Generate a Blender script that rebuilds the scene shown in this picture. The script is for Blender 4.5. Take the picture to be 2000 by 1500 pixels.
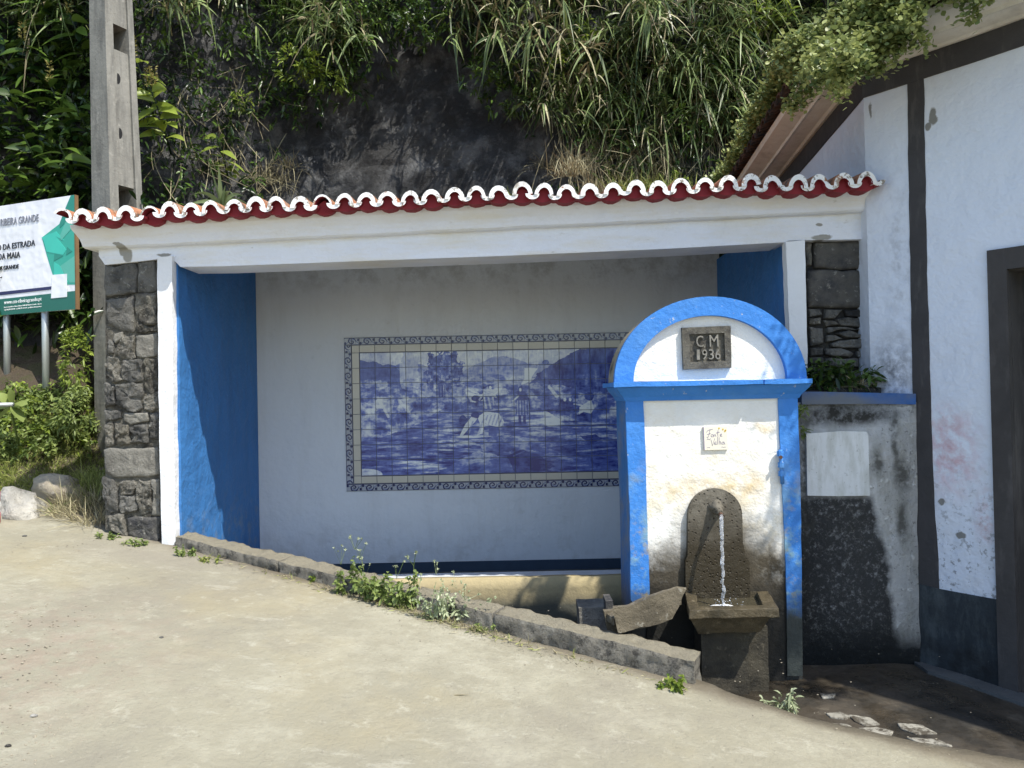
import bpy, bmesh, math, random
import numpy as np
from mathutils import Vector, Matrix, noise

random.seed(7)
rng = np.random.default_rng(7)
for o in list(bpy.data.objects):
    bpy.data.objects.remove(o)
scene = bpy.context.scene
COL = scene.collection

# ------------------------------------------------------------------ camera
F = 1500.0                       # focal length in pixels of the 2000 px wide photograph
ROLL, PITCH, CAMH = 0.0200, 0.0120, 1.6
CAM = Vector((0, 0, CAMH))
_f = Vector((0, math.cos(PITCH), math.sin(PITCH)))
_u0 = Vector((0, -math.sin(PITCH), math.cos(PITCH)))
_r0 = Vector((1, 0, 0))
RT = _r0 * math.cos(ROLL) - _u0 * math.sin(ROLL)
UP = _r0 * math.sin(ROLL) + _u0 * math.cos(ROLL)
cam_data = bpy.data.cameras.new('camera')
cam_data.sensor_fit = 'HORIZONTAL'
cam_data.sensor_width = 36.0
cam_data.lens = 36.0 * F / 2000.0
cam_data.clip_start = 0.05
cam_data.clip_end = 500
cam = bpy.data.objects.new('camera', cam_data)
COL.objects.link(cam)
m3 = Matrix((RT, UP, -_f)).transposed()
cam.matrix_world = Matrix.Translation(CAM) @ m3.to_4x4()
scene.camera = cam

# ------------------------------------------------------------------ light
SUN_TO = Vector((0.50, -0.476, 1.0)).normalized()
world = bpy.data.worlds.new('World')
scene.world = world
world.use_nodes = True
wn = world.node_tree
for n_ in list(wn.nodes):
    wn.nodes.remove(n_)
sky = wn.nodes.new('ShaderNodeTexSky')
sky.sky_type = 'NISHITA'
sky.sun_disc = False
sky.sun_elevation = math.asin(SUN_TO.z)
sky.sun_rotation = math.atan2(SUN_TO.x, SUN_TO.y)
sky.air_density = 1.0
sky.dust_density = 1.0
bg = wn.nodes.new('ShaderNodeBackground')
bg.inputs['Strength'].default_value = 0.15
wo = wn.nodes.new('ShaderNodeOutputWorld')
wn.links.new(sky.outputs[0], bg.inputs[0])
wn.links.new(bg.outputs[0], wo.inputs[0])
sun_data = bpy.data.lights.new('sun', 'SUN')
sun_data.energy = 3.5
sun_data.angle = math.radians(0.53)
sun_data.color = (1.0, 0.955, 0.87)
sun = bpy.data.objects.new('sun', sun_data)
COL.objects.link(sun)
sun.rotation_euler = SUN_TO.to_track_quat('Z', 'Y').to_euler()
sun.location = (6, -6, 14)
scene.view_settings.view_transform = 'Standard'
scene.view_settings.look = 'None'
scene.view_settings.exposure = 0.82
scene.view_settings.gamma = 1.0
scene.view_settings.use_curve_mapping = False
scene.render.engine = 'CYCLES'
scene.cycles.max_bounces = 8
scene.cycles.diffuse_bounces = 4
scene.cycles.transparent_max_bounces = 8

# ------------------------------------------------------------------ pixel -> place
def ray(x, y):
    return _f + RT * ((x - 1000.0) / F) + UP * (-(y - 750.0) / F)

def hit(x, y, p0, n):
    d = ray(x, y)
    t = (Vector(p0) - CAM).dot(n) / d.dot(n)
    return CAM + d * t

def at(x, y, Y):
    return hit(x, y, (0, Y, 0), Vector((0, 1, 0)))

FN = Vector((0.045, 1, 0)).normalized()
def onF(x, y, o=0.0):               # the front of the shelter; o > 0 is deeper
    return hit(x, y, (0, 5.3 + o, 0), FN)
def YF(X, o=0.0):
    return 5.3 + o - 0.045 * X

A0 = Vector((2.56, 4.87, 0)); DA = Vector((0.6097, -0.7926, 0)); NA = Vector((-0.7926, -0.6097, 0))
def onA(x, y, o=0.0):               # house facade; o > 0 stands proud of it
    return hit(x, y, A0 + NA * o, NA)
def Apt(s, z, o=0.0):
    return A0 + DA * s + NA * o + Vector((0, 0, z))
KINK = A0 + DA * (-0.29)
DB = Vector((0.055, 1.0, 0)).normalized(); NB = Vector((-1.0, 0.055, 0)).normalized()
MITER = (NA + NB) / (1 + NA.dot(NB))
def Bpt(t, z, o=0.0):
    return KINK + DB * t + NB * o + Vector((0, 0, z))

def road_z(x, y):
    return -0.127 * x + 0.054 * y
RN = Vector((0.127, -0.054, 1)).normalized()
def onR(x, y):
    return hit(x, y, (0, 0, 0), RN)
def wet_z(x, y):
    return min(-0.15, -0.17 - 0.10 * (x - 2.6))
def sm(a, b, x):
    t = min(1, max(0, (x - a) / (b - a)))
    return t * t * (3 - 2 * t)
def bank_z(x, y):
    z = road_z(x, y) + 0.80 * max(0, y - 6.02) * sm(5.95, 6.4, y) * (1 - 0.72 * sm(-4.15, -3.75, x))
    return z + 0.07 * noise.noise(Vector((x * 1.7, y * 1.7, 3))) * sm(5.9, 6.4, y)

# ------------------------------------------------------------------ materials
def S(nt, v):
    return v
class Mat:
    def __init__(self, name, rough=0.85, spec=0.25):
        self.m = bpy.data.materials.new(name)
        self.m.use_nodes = True
        self.nt = self.m.node_tree
        self.b = self.nt.nodes['Principled BSDF']
        self.b.inputs['Roughness'].default_value = rough
        self.b.inputs['Specular IOR Level'].default_value = spec
        self.geo = self.nt.nodes.new('ShaderNodeNewGeometry')
        self.pos = self.geo.outputs['Position']
        self.col = None
        self.h = None
    def n(self, t, **kw):
        x = self.nt.nodes.new(t)
        for k, v in kw.items():
            setattr(x, k, v)
        return x
    def lk(self, a, b):
        self.nt.links.new(a, b)
    def put(self, inp, v):
        if isinstance(v, bpy.types.NodeSocket):
            self.lk(v, inp)
        elif isinstance(v, (tuple, list)) and inp.type == 'RGBA' and len(v) == 3:
            inp.default_value = (*v, 1)
        else:
            inp.default_value = v
    def math(self, op, a, b=0.0, clamp=False):
        x = self.n('ShaderNodeMath', operation=op, use_clamp=clamp)
        self.put(x.inputs[0], a); self.put(x.inputs[1], b)
        return x.outputs[0]
    def mul(self, a, b): return self.math('MULTIPLY', a, b)
    def add(self, a, b): return self.math('ADD', a, b, True)
    def mx(self, a, b): return self.math('MAXIMUM', a, b)
    def inv(self, a): return self.math('SUBTRACT', 1.0, a, True)
    def scaled(self, sc):
        x = self.n('ShaderNodeVectorMath', operation='MULTIPLY')
        self.lk(self.pos, x.inputs[0]); x.inputs[1].default_value = sc
        return x.outputs[0]
    def noise(self, scale, detail=4, rough=0.6, vec=None, dist=0.0, w=None):
        x = self.n('ShaderNodeTexNoise')
        if w is not None:
            x.noise_dimensions = '4D'; x.inputs['W'].default_value = w
        self.lk(vec or self.pos, x.inputs['Vector'])
        x.inputs['Scale'].default_value = scale
        x.inputs['Detail'].default_value = detail
        x.inputs['Roughness'].default_value = rough
        x.inputs['Distortion'].default_value = dist
        return x.outputs['Fac']
    def voro(self, scale, feature='F1', vec=None, rand=1.0):
        x = self.n('ShaderNodeTexVoronoi', feature=feature)
        self.lk(vec or self.pos, x.inputs['Vector'])
        x.inputs['Scale'].default_value = scale
        x.inputs['Randomness'].default_value = rand
        return x.outputs['Distance']
    def rng(self, v, a, b, c=0.0, d=1.0, smooth=False):
        x = self.n('ShaderNodeMapRange')
        if smooth: x.interpolation_type = 'SMOOTHSTEP'
        self.put(x.inputs[0], v)
        x.inputs[1].default_value = a; x.inputs[2].default_value = b
        x.inputs[3].default_value = c; x.inputs[4].default_value = d
        return x.outputs[0]
    def spots(self, scale, lo, hi, detail=5, rough=0.65, vec=None, w=None, dist=0.0):
        return self.rng(self.noise(scale, detail, rough, vec, dist, w), lo, hi)
    def blob(self, c, r, soft=0.5, distort=0.25, dscale=4.0, w=1.0):
        """soft round mask around a place in the world; r = radii"""
        s = self.n('ShaderNodeVectorMath', operation='SUBTRACT')
        nz = self.n('ShaderNodeTexNoise'); nz.noise_dimensions = '4D'
        nz.inputs['W'].default_value = w
        self.lk(self.pos, nz.inputs['Vector']); nz.inputs['Scale'].default_value = dscale
        nz.inputs['Detail'].default_value = 5
        nzs = self.n('ShaderNodeVectorMath', operation='MULTIPLY_ADD')
        self.lk(nz.outputs['Color'], nzs.inputs[0])
        nzs.inputs[1].default_value = (distort * 2,) * 3
        nzs.inputs[2].default_value = (-distort,) * 3
        ad = self.n('ShaderNodeVectorMath', operation='ADD')
        self.lk(self.pos, ad.inputs[0]); self.lk(nzs.outputs[0], ad.inputs[1])
        self.lk(ad.outputs[0], s.inputs[0]); s.inputs[1].default_value = c
        d = self.n('ShaderNodeVectorMath', operation='DIVIDE')
        self.lk(s.outputs[0], d.inputs[0]); d.inputs[1].default_value = r
        l = self.n('ShaderNodeVectorMath', operation='LENGTH')
        self.lk(d.outputs[0], l.inputs[0])
        return self.rng(l.outputs['Value'], 1.0 + soft, 1.0 - soft)
    def z(self, a, b, wobble=0.0, wscale=3.0):
        x = self.n('ShaderNodeSeparateXYZ'); self.lk(self.pos, x.inputs[0])
        v = x.outputs['Z']
        if wobble:
            v = self.math('ADD', v, self.math('MULTIPLY', self.math('SUBTRACT', self.noise(wscale, 6, 0.7), 0.5), wobble * 2))
        return self.rng(v, a, b)
    def base(self, c):
        self.col = c; return self
    def layer(self, c, fac):
        x = self.n('ShaderNodeMix', data_type='RGBA')
        self.put(x.inputs[0], fac)
        self.put(x.inputs[6], self.col); self.put(x.inputs[7], c)
        self.col = x.outputs[2]
        return self
    def vary(self, amt, scale=3.0, detail=5, w=None, vec=None):
        """multiply the colour by a noise around 1"""
        f = self.rng(self.noise(scale, detail, 0.65, vec, 0, w), 0.25, 0.75, 1 - amt, 1 + amt)
        x = self.n('ShaderNodeVectorMath', operation='SCALE')
        self.put(x.inputs[0], self.col if isinstance(self.col, bpy.types.NodeSocket) else tuple(self.col))
        self.put(x.inputs['Scale'], f)
        self.col = x.outputs[0]
        return self
    def bump(self, h, dist=0.01, strength=1.0):
        x = self.n('ShaderNodeBump')
        x.inputs['Distance'].default_value = dist
        x.inputs['Strength'].default_value = strength
        self.lk(h, x.inputs['Height'])
        if self.h is not None:
            self.lk(self.h, x.inputs['Normal'])
        self.h = x.outputs[0]
        return self
    def rough(self, v):
        self.put(self.b.inputs['Roughness'], v); return self
    def done(self):
        self.put(self.b.inputs['Base Color'], self.col)
        if self.h is not None:
            self.lk(self.h, self.b.inputs['Normal'])
        return self.m

MT = {}
def P3(v): return (v.x, v.y, v.z)

# plain hand-limed plaster in shade of the shelter
m = Mat('white_limewash'); m.base((0.74, 0.75, 0.76)).vary(0.06, 1.5).layer((0.60, 0.56, 0.47), m.mul(m.spots(2.2, 0.55, 0.75), 0.35))
m.layer((0.25, 0.24, 0.22), m.mul(m.spots(16, 0.70, 0.78, 3), 0.35))
m.bump(m.noise(5, 4), 0.02).bump(m.noise(45, 4), 0.004, 0.6); MT['white'] = m.done()

m = Mat('white_beam_limewash'); m.base((0.72, 0.745, 0.80)).vary(0.05, 2.0)
m.layer((0.66, 0.60, 0.45), m.mul(m.spots(1.5, 0.45, 0.7, vec=m.scaled((1, 1, 6))), 0.55))
for (x, y, rx, rz) in ((243, 490, .035, .04), (250, 500, .03, .045), (236, 478, .03, .012), (1605, 463, .07, .02), (1600, 440, .025, .012), (320, 498, .05, .012)):
    c = onF(x, y); m.layer((0.30, 0.29, 0.26), m.blob(P3(c), (rx, .3, rz), 0.12, 0.02, 14, x))
m.layer((0.30, 0.27, 0.22), m.mul(m.spots(9, 0.66, 0.74, 4, vec=m.scaled((1, 1, 3))), 0.4))
m.bump(m.noise(2.2, 5), 0.05).bump(m.noise(7, 5), 0.015).bump(m.noise(50, 3), 0.003, 0.6); MT['white_beam'] = m.done()

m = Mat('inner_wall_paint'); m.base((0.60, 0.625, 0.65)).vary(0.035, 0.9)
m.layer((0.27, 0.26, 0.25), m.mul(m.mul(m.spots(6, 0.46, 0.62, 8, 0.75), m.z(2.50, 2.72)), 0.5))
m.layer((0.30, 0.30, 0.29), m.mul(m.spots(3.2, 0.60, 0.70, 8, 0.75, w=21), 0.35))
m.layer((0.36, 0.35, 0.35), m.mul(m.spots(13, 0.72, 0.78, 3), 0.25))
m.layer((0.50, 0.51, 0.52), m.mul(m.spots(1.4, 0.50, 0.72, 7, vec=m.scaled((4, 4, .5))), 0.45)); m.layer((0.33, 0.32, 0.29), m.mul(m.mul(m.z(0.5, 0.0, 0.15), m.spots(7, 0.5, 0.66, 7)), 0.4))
m.bump(m.noise(1.6, 5), 0.05, 0.8).bump(m.noise(7, 5), 0.012, 0.7).bump(m.noise(60, 3), 0.002, 0.5); MT['inner'] = m.done()

m = Mat('blue_wall_paint', 0.6, 0.35); m.base((0.042, 0.172, 0.43)).vary(0.10, 2.0)
m.layer((0.25, 0.42, 0.65), m.mul(m.spots(30, 0.73, 0.77, 2), 0.6))
m.layer((0.028, 0.13, 0.34), m.mul(m.spots(1.6, 0.48, 0.66, 7, vec=m.scaled((3, 3, .6))), 0.6)); m.layer((0.20, 0.24, 0.27), m.mul(m.mul(m.z(0.95, 0.5, 0.2), m.spots(9, 0.5, 0.66, 7)), 0.55))
m.bump(m.noise(2.0, 5), 0.05, 0.7).bump(m.noise(8, 5), 0.015, 0.7).bump(m.noise(40, 3), 0.003, 0.5); MT['blue_wall'] = m.done()

m = Mat('dark_skirting_paint'); m.base((0.035, 0.055, 0.085)).vary(0.2, 4); MT['skirt'] = m.done()

m = Mat('pale_yellow_cement'); m.base((0.42, 0.35, 0.20)).vary(0.14, 3.5).layer((0.22, 0.19, 0.13), m.mul(m.spots(7, 0.5, 0.7), 0.5))
m.layer((0.10, 0.10, 0.08), m.z(0.06, -0.04, 0.05)); m.bump(m.noise(25, 5), 0.006); MT['bench'] = m.done()

# fountain
def fount_wet(m, amt=1.0):
    g = m.z(0.70, 0.50, 0.26, 3.0)
    m.layer((0.046, 0.035, 0.019), m.mul(m.mul(g, m.rng(m.noise(9, 7, 0.75), 0.25, 0.5, 0.45, 1.0)), 0.97 * amt))
    m.layer((0.030, 0.025, 0.017), m.mul(m.z(0.55, 0.38, 0.2, 4), 0.85 * amt))
    c = at(1402, 1120, 4.6)
    m.layer((0.060, 0.050, 0.034), m.mul(m.blob(P3(c), (.30, .6, .36), 0.35, 0.12, 6, 2), 0.95 * amt))
    m.layer((0.018, 0.018, 0.016), m.mul(m.z(0.44, 0.28, 0.12), 0.92 * amt))
m = Mat('fountain_white_limewash', 0.8); m.base((0.80, 0.79, 0.74)).vary(0.05, 6)
m.layer((0.66, 0.55, 0.33), m.mul(m.spots(4, 0.48, 0.68, 6), m.rng(m.z(1.7, 0.8), 0.0, 1.0, 0.1, 0.75)))
for (x, y, rx, rz, w) in ((1455, 945, .16, .10, 3), (1400, 950, .20, .07, 5), (1325, 960, .10, .06, 8), (1500, 830, .04, .04, 9)):
    m.layer((0.60, 0.43, 0.18), m.mul(m.mul(m.blob(P3(at(x, y, 4.6)), (rx, .5, rz), 0.6, 0.10, 7, w), m.spots(12, 0.3, 0.62)), 0.60))
m.layer((0.42, 0.38, 0.30), m.mul(m.mul(m.spots(26, 0.52, 0.66, 6), m.z(1.15, 0.7)), 0.55))
fount_wet(m)
m.bump(m.noise(16, 4, 0.6), 0.012).bump(m.noise(70, 4), 0.004, 0.6); MT['f_white'] = m.done()

m = Mat('fountain_blue_paint', 0.62, 0.3); m.base((0.042, 0.200, 0.57)).vary(0.14, 5, 7)
m.layer((0.085, 0.25, 0.56), m.mul(m.spots(3, 0.48, 0.66, 8, 0.7, w=4), 0.55)); m.layer((0.50, 0.50, 0.46), m.mul(m.spots(24, 0.64, 0.67, 5, 0.7, w=9), 0.7))
m.layer((0.22, 0.36, 0.40), m.mul(m.spots(7, 0.5, 0.62, 6), m.z(1.3, 0.5)))
m.layer((0.36, 0.30, 0.16), m.mul(m.spots(11, 0.54, 0.66, 6, w=3), m.z(1.25, 0.45)))
m.layer((0.04, 0.048, 0.045), m.z(0.46, 0.22, 0.12, 5))
m.bump(m.noise(14, 4), 0.010).bump(m.noise(60, 4), 0.003, 0.6); MT['f_blue'] = m.done()

m = Mat('fountain_side_paint', 0.6); m.base((0.035, 0.16, 0.42)).vary(0.15, 5)
m.layer((0.22, 0.20, 0.15), m.mul(m.spots(5, 0.42, 0.6, 6), 0.6)).layer((0.05, 0.05, 0.045), m.z(0.5, 0.2, 0.1))
m.bump(m.noise(14, 4), 0.010); MT['f_side'] = m.done()

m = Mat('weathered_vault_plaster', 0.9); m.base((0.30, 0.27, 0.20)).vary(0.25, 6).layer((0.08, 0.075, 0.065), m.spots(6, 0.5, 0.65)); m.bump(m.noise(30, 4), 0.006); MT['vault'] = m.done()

def stone_mat(name, c1, c2, c3, wet=False, rough=0.9, bmp=0.012, sc=1.0, pits=False):
    m = Mat(name, rough); m.base(c1).vary(0.22, 5 * sc)
    m.layer(c2, m.spots(6 * sc, 0.46, 0.62, 7, 0.7))
    m.layer(c3, m.mul(m.spots(22 * sc, 0.60, 0.68, 5), 0.75))
    m.bump(m.noise(11 * sc, 6, 0.7), bmp * 2).bump(m.noise(48 * sc, 5, 0.7), bmp * 0.6)
    if pits:
        v = m.rng(m.voro(42), 0.10, 0.30)
        m.layer((c1[0] * .25, c1[1] * .25, c1[2] * .25), m.mul(m.inv(v), 0.8)); m.bump(v, 0.006)
    if wet:
        m.layer((0.030, 0.023, 0.012), m.mul(m.z(0.98, 0.66, 0.10, 5), 0.93))
        m.rough(m.rng(m.z(0.88, 0.52, 0.1), 0, 1, 0.85, 0.30))
    return m.done()
MT['basalt'] = stone_mat('dark_basalt_stone', (0.155, 0.15, 0.135), (0.065, 0.064, 0.06), (0.33, 0.32, 0.28), bmp=0.022)
MT['basalt_pale'] = stone_mat('lichen_grey_stone', (0.25, 0.236, 0.20), (0.085, 0.08, 0.07), (0.52, 0.49, 0.41), bmp=0.035, sc=1.3)
MT['ashlar'] = stone_mat('weathered_ashlar_stone', (0.10, 0.095, 0.085), (0.05, 0.05, 0.052), (0.26, 0.25, 0.22))
MT['ashlar_tan'] = stone_mat('cut_grey_block_stone', (0.205, 0.195, 0.168), (0.14, 0.132, 0.115), (0.32, 0.30, 0.26), bmp=0.012)
MT['mortar'] = stone_mat('crumbling_lime_mortar', (0.24, 0.225, 0.185), (0.08, 0.074, 0.064), (0.50, 0.47, 0.38), bmp=0.05, sc=1.3)
MT['darkgap'] = stone_mat('dark_joint_earth', (0.035, 0.034, 0.032), (0.02, 0.02, 0.02), (0.06, 0.06, 0.05))
MT['f_stone'] = stone_mat('fountain_grey_stone', (0.17, 0.155, 0.125), (0.12, 0.108, 0.085), (0.25, 0.23, 0.19), wet=True, bmp=0.006, pits=True)
MT['basin'] = stone_mat('wet_basin_stone', (0.090, 0.073, 0.045), (0.050, 0.042, 0.027), (0.20, 0.17, 0.115), rough=0.33, bmp=0.007)
MT['chute'] = stone_mat('lichened_chute_stone', (0.14, 0.12, 0.085), (0.085, 0.073, 0.052), (0.30, 0.28, 0.23), rough=0.7, bmp=0.010)
m = Mat('worn_kerb_stone', 0.92); m.base((0.235, 0.22, 0.185)).vary(0.25, 6)
m.layer((0.080, 0.076, 0.068), m.spots(14, 0.50, 0.60, 7, 0.78)); m.layer((0.36, 0.345, 0.30), m.mul(m.spots(5, 0.60, 0.68, 7, w=2), 0.8)); m.layer((0.22, 0.205, 0.17), m.mul(m.spots(30, 0.57, 0.64, 6, w=4), 0.7))
sn_ = m.n('ShaderNodeSeparateXYZ'); m.lk(m.geo.outputs['True Normal'], sn_.inputs[0])
dz_ = m.math('ADD', sn_.outputs[2], m.math('MULTIPLY', m.math('SUBTRACT', m.noise(16, 5), 0.5), 0.5))
m.layer((0.31, 0.28, 0.205), m.mul(m.rng(dz_, 0.55, 0.85), 0.9))          # road dust settled on the top faces
m.bump(m.noise(11, 7, 0.75), 0.04).bump(m.noise(45, 6, 0.75), 0.012); MT['kerb'] = m.done()
MT['rock'] = stone_mat('tan_boulder', (0.34, 0.30, 0.225), (0.24, 0.21, 0.165), (0.42, 0.39, 0.33), bmp=0.010)
MT['rock_pale'] = stone_mat('pale_broken_rock', (0.46, 0.44, 0.39), (0.30, 0.29, 0.26), (0.18, 0.18, 0.16), bmp=0.016)
MT['plaque_pale'] = stone_mat('plaque_sunlit_stone', (0.24, 0.225, 0.19), (0.17, 0.16, 0.135), (0.36, 0.34, 0.29), bmp=0.004, sc=2.2)  # paler plaque stone: sun caught by the raised letters put into colour
MT['plaque'] = stone_mat('plaque_stone', (0.12, 0.112, 0.092), (0.065, 0.06, 0.052), (0.26, 0.25, 0.21), bmp=0.006, sc=2.2)
MT['pedestal'] = stone_mat('mossy_pedestal_stone', (0.060, 0.053, 0.038), (0.035, 0.032, 0.025), (0.12, 0.105, 0.075), rough=0.75, bmp=0.008)

# low wall beside the fountain: mould and lime
m = Mat('mouldy_limewash', 0.9); m.base((0.66, 0.67, 0.66)).vary(0.10, 3)
m.layer((0.32, 0.32, 0.26), m.mul(m.spots(3.2, 0.45, 0.68, 6, vec=m.scaled((3, 3, .8))), 0.55))
c = at(1640, 1130, 4.85)
sx_ = m.n('ShaderNodeSeparateXYZ'); m.lk(m.pos, sx_.inputs[0])
wob_ = m.math('MULTIPLY', m.math('SUBTRACT', m.noise(4, 7, 0.7, w=3), 0.5), 0.22)
xe = m.math('ADD', m.math('ADD', sx_.outputs[0], m.math('MULTIPLY', sx_.outputs[2], 0.14)), wob_)
mold = m.mul(m.rng(xe, 2.42, 2.37), m.rng(m.math('ADD', sx_.outputs[2], m.math('MULTIPLY', wob_, 0.35)), 0.93, 0.88))
c2 = at(1650, 810, 4.85)
mold2 = m.blob(P3(c2), (.32, .6, .07), 0.4, 0.06, 6, 9)
tex = m.rng(m.noise(24, 7, 0.75), 0.36, 0.62)
m.layer((0.040, 0.041, 0.041), m.mul(mold, m.rng(m.noise(26, 9, 0.82, w=2), 0.66, 0.52, 0.40, 0.97)))
m.layer((0.06, 0.058, 0.05), m.mul(mold2, m.rng(m.noise(14, 6, 0.7), 0.35, 0.55, 0.45, 1.0)))
for (x, y, rx, rz, w) in ((1715, 900, .045, .08, 2), (1762, 930, .05, .10, 5), (1765, 1020, .035, .14, 7), (1575, 940, .05, .40, 8), (1750, 855, .02, .2, 3)):
    m.layer((0.10, 0.10, 0.085), m.mul(m.mul(m.blob(P3(at(x, y, 4.85)), (rx, .5, rz), 0.5, 0.05, 9, w), m.spots(13, 0.34, 0.56)), 0.85))
m.layer((0.030, 0.034, 0.036), m.z(0.10, -0.06, 0.10, 4))
m.layer((0.12, 0.12, 0.11), m.mul(m.spots(40, 0.60, 0.68, 4), 0.6))
m.bump(m.noise(9, 6, 0.7), 0.02).bump(tex, 0.010); MT['low_wall'] = m.done()
m = Mat('low_wall_panel_limewash', 0.9); m.base((0.64, 0.66, 0.66)).vary(0.08, 4)
m.layer((0.40, 0.41, 0.36), m.mul(m.spots(4, 0.45, 0.66, 6, vec=m.scaled((4, 4, 1))), 0.6)); m.layer((0.2, 0.2, 0.18), m.mul(m.spots(40, 0.62, 0.70, 4), 0.5))
m.bump(m.noise(20, 5), 0.005); MT['low_panel'] = m.done()
m = Mat('faded_blue_cap', 0.8); m.base((0.035, 0.105, 0.30)).vary(0.2, 6)
m.layer((0.14, 0.15, 0.15), m.mx(m.mul(m.blob(P3(at(1625, 790, 4.85)), (.33, .6, .07), 0.5, 0.08, 8, 3), 0.85), m.mul(m.spots(7, 0.5, 0.7), 0.4))); m.bump(m.noise(20, 5), 0.008); MT['cap'] = m.done()

# house
m = Mat('house_limewash', 0.85); m.base((0.66, 0.71, 0.80)).vary(0.05, 1.2)
m.layer((0.56, 0.53, 0.48), m.mul(m.spots(2.0, 0.5, 0.7), m.rng(m.z(1.3, 0.4), 0, 1, 0.05, 0.6)))
cR = onA(1850, 880); m.layer((0.50, 0.22, 0.24), m.mul(m.mul(m.blob(P3(cR), (.14, .14, .22), 0.6, 0.10, 6, 3), m.spots(13, 0.38, 0.62, 6)), 0.65))
cR = onA(1925, 1010); m.layer((0.44, 0.20, 0.20), m.mul(m.mul(m.blob(P3(cR), (.05, .05, .14), 0.6, 0.06, 6, 4), m.spots(16, 0.40, 0.62, 6)), 0.6))
m.layer((0.17, 0.17, 0.17), m.mul(m.mul(m.spots(30, 0.56, 0.62, 6), m.z(1.25, 0.5)), 0.7))
cG = onA(1745, 730); m.layer((0.14, 0.15, 0.17), m.mul(m.mul(m.blob(P3(cG), (.10, .14, .20), 0.7, 0.08, 5, 7), m.spots(18, 0.38, 0.60, 7)), 0.8))
cG = onA(1760, 520); m.layer((0.34, 0.36, 0.40), m.mul(m.mul(m.blob(P3(cG), (.06, .08, .45), 0.8, 0.05, 5, 6), m.spots(14, 0.45, 0.65, 7)), 0.6))
for (x, y, rx, rz, w) in ((1822, 228, .022, .055, 2), (1812, 248, .018, .030, 4), (1700, 215, .010, .050, 6), (1617, 322, .010, .04, 7), (1838, 980, .02, .02, 8), (1877, 1045, .03, .02, 9)):
    m.layer((0.22, 0.22, 0.21), m.blob(P3(onA(x, y)), (rx, rx, rz), 0.15, 0.018, 20, w))
m.layer((0.28, 0.33, 0.44), m.mul(m.blob(P3(onA(1650, 300) + NB * 0.1), (.35, .35, .30), 0.7, 0.10, 3, 5), 0.35))
m.bump(m.noise(3.0, 4), 0.04).bump(m.noise(26, 5, 0.7), 0.006); MT['house'] = m.done()
m = Mat('charcoal_band_paint', 0.8); m.base((0.052, 0.050, 0.052)).vary(0.2, 4)
m.layer((0.12, 0.115, 0.11), m.mul(m.spots(5, 0.55, 0.7, vec=m.scaled((3, 3, .7))), 0.5)); m.bump(m.noise(20, 5), 0.005); MT['band'] = m.done()
m = Mat('charcoal_dado_paint', 0.75); m.base((0.030, 0.038, 0.045)).vary(0.25, 2.5)
m.layer((0.085, 0.10, 0.105), m.mul(m.spots(4, 0.48, 0.64, 8, 0.75, vec=m.scaled((2, 2, .7))), 0.7)).layer((0.016, 0.018, 0.02), m.mul(m.spots(2, 0.44, 0.6, 7, w=3), m.z(0.4, 0.0, .15))); m.layer((0.3, 0.32, 0.32), m.mul(m.spots(26, 0.74, 0.78, 3), 0.5)); m.bump(m.noise(14, 5), 0.008); MT['dado'] = m.done()
m = Mat('eave_plaster', 0.9); m.base((0.66, 0.63, 0.57)).vary(0.10, 3).layer((0.33, 0.30, 0.26), m.mul(m.spots(4, 0.5, 0.7), 0.5)); m.bump(m.noise(12, 5), 0.008); MT['eave'] = m.done()
m = Mat('door_paint', 0.6); m.base((0.56, 0.57, 0.52)).vary(0.1, 4).layer((0.16, 0.15, 0.13), m.spots(9, 0.62, 0.68)); MT['door'] = m.done()
m = Mat('door_frame_stone_paint', 0.75); m.base((0.060, 0.056, 0.055)).vary(0.25, 3).layer((0.13, 0.12, 0.115), m.mul(m.spots(3, 0.5, 0.66, vec=m.scaled((2, 2, .6))), 0.6)); m.bump(m.noise(14, 5), 0.006); MT['frame'] = m.done()

# tiles
m = Mat('terracotta_tile', 0.9); m.base((0.42, 0.19, 0.10)).vary(0.25, 9).layer((0.10, 0.085, 0.065), m.spots(10, 0.50, 0.62, 6)).layer((0.38, 0.34, 0.27), m.mul(m.spots(17, 0.56, 0.64, 5), 0.7)); m.bump(m.noise(40, 4), 0.004); MT['terra'] = m.done()
m = Mat('dark_old_tile', 0.95); m.base((0.085, 0.045, 0.032)).vary(0.3, 12).layer((0.03, 0.028, 0.025), m.spots(9, 0.45, 0.6)); m.bump(m.noise(40, 4), 0.005); MT['oldtile'] = m.done()
m = Mat('white_painted_tile_rim', 0.8); m.base((0.80, 0.80, 0.79)).vary(0.05, 9)
m.layer((0.20, 0.17, 0.13), m.mul(m.spots(15, 0.555, 0.585, 7, 0.78), 0.9)); m.layer((0.30, 0.17, 0.11), m.spots(11, 0.60, 0.62, 6, 0.75, w=7)); m.layer((0.45, 0.42, 0.36), m.mul(m.spots(13, 0.55, 0.66), 0.5)); m.bump(m.noise(45, 4), 0.004); MT['rim'] = m.done()
m = Mat('oxide_red_paint', 0.7); m.base((0.215, 0.022, 0.030)).vary(0.15, 9); m.bump(m.noise(30, 3), 0.002); MT['red'] = m.done()

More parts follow.
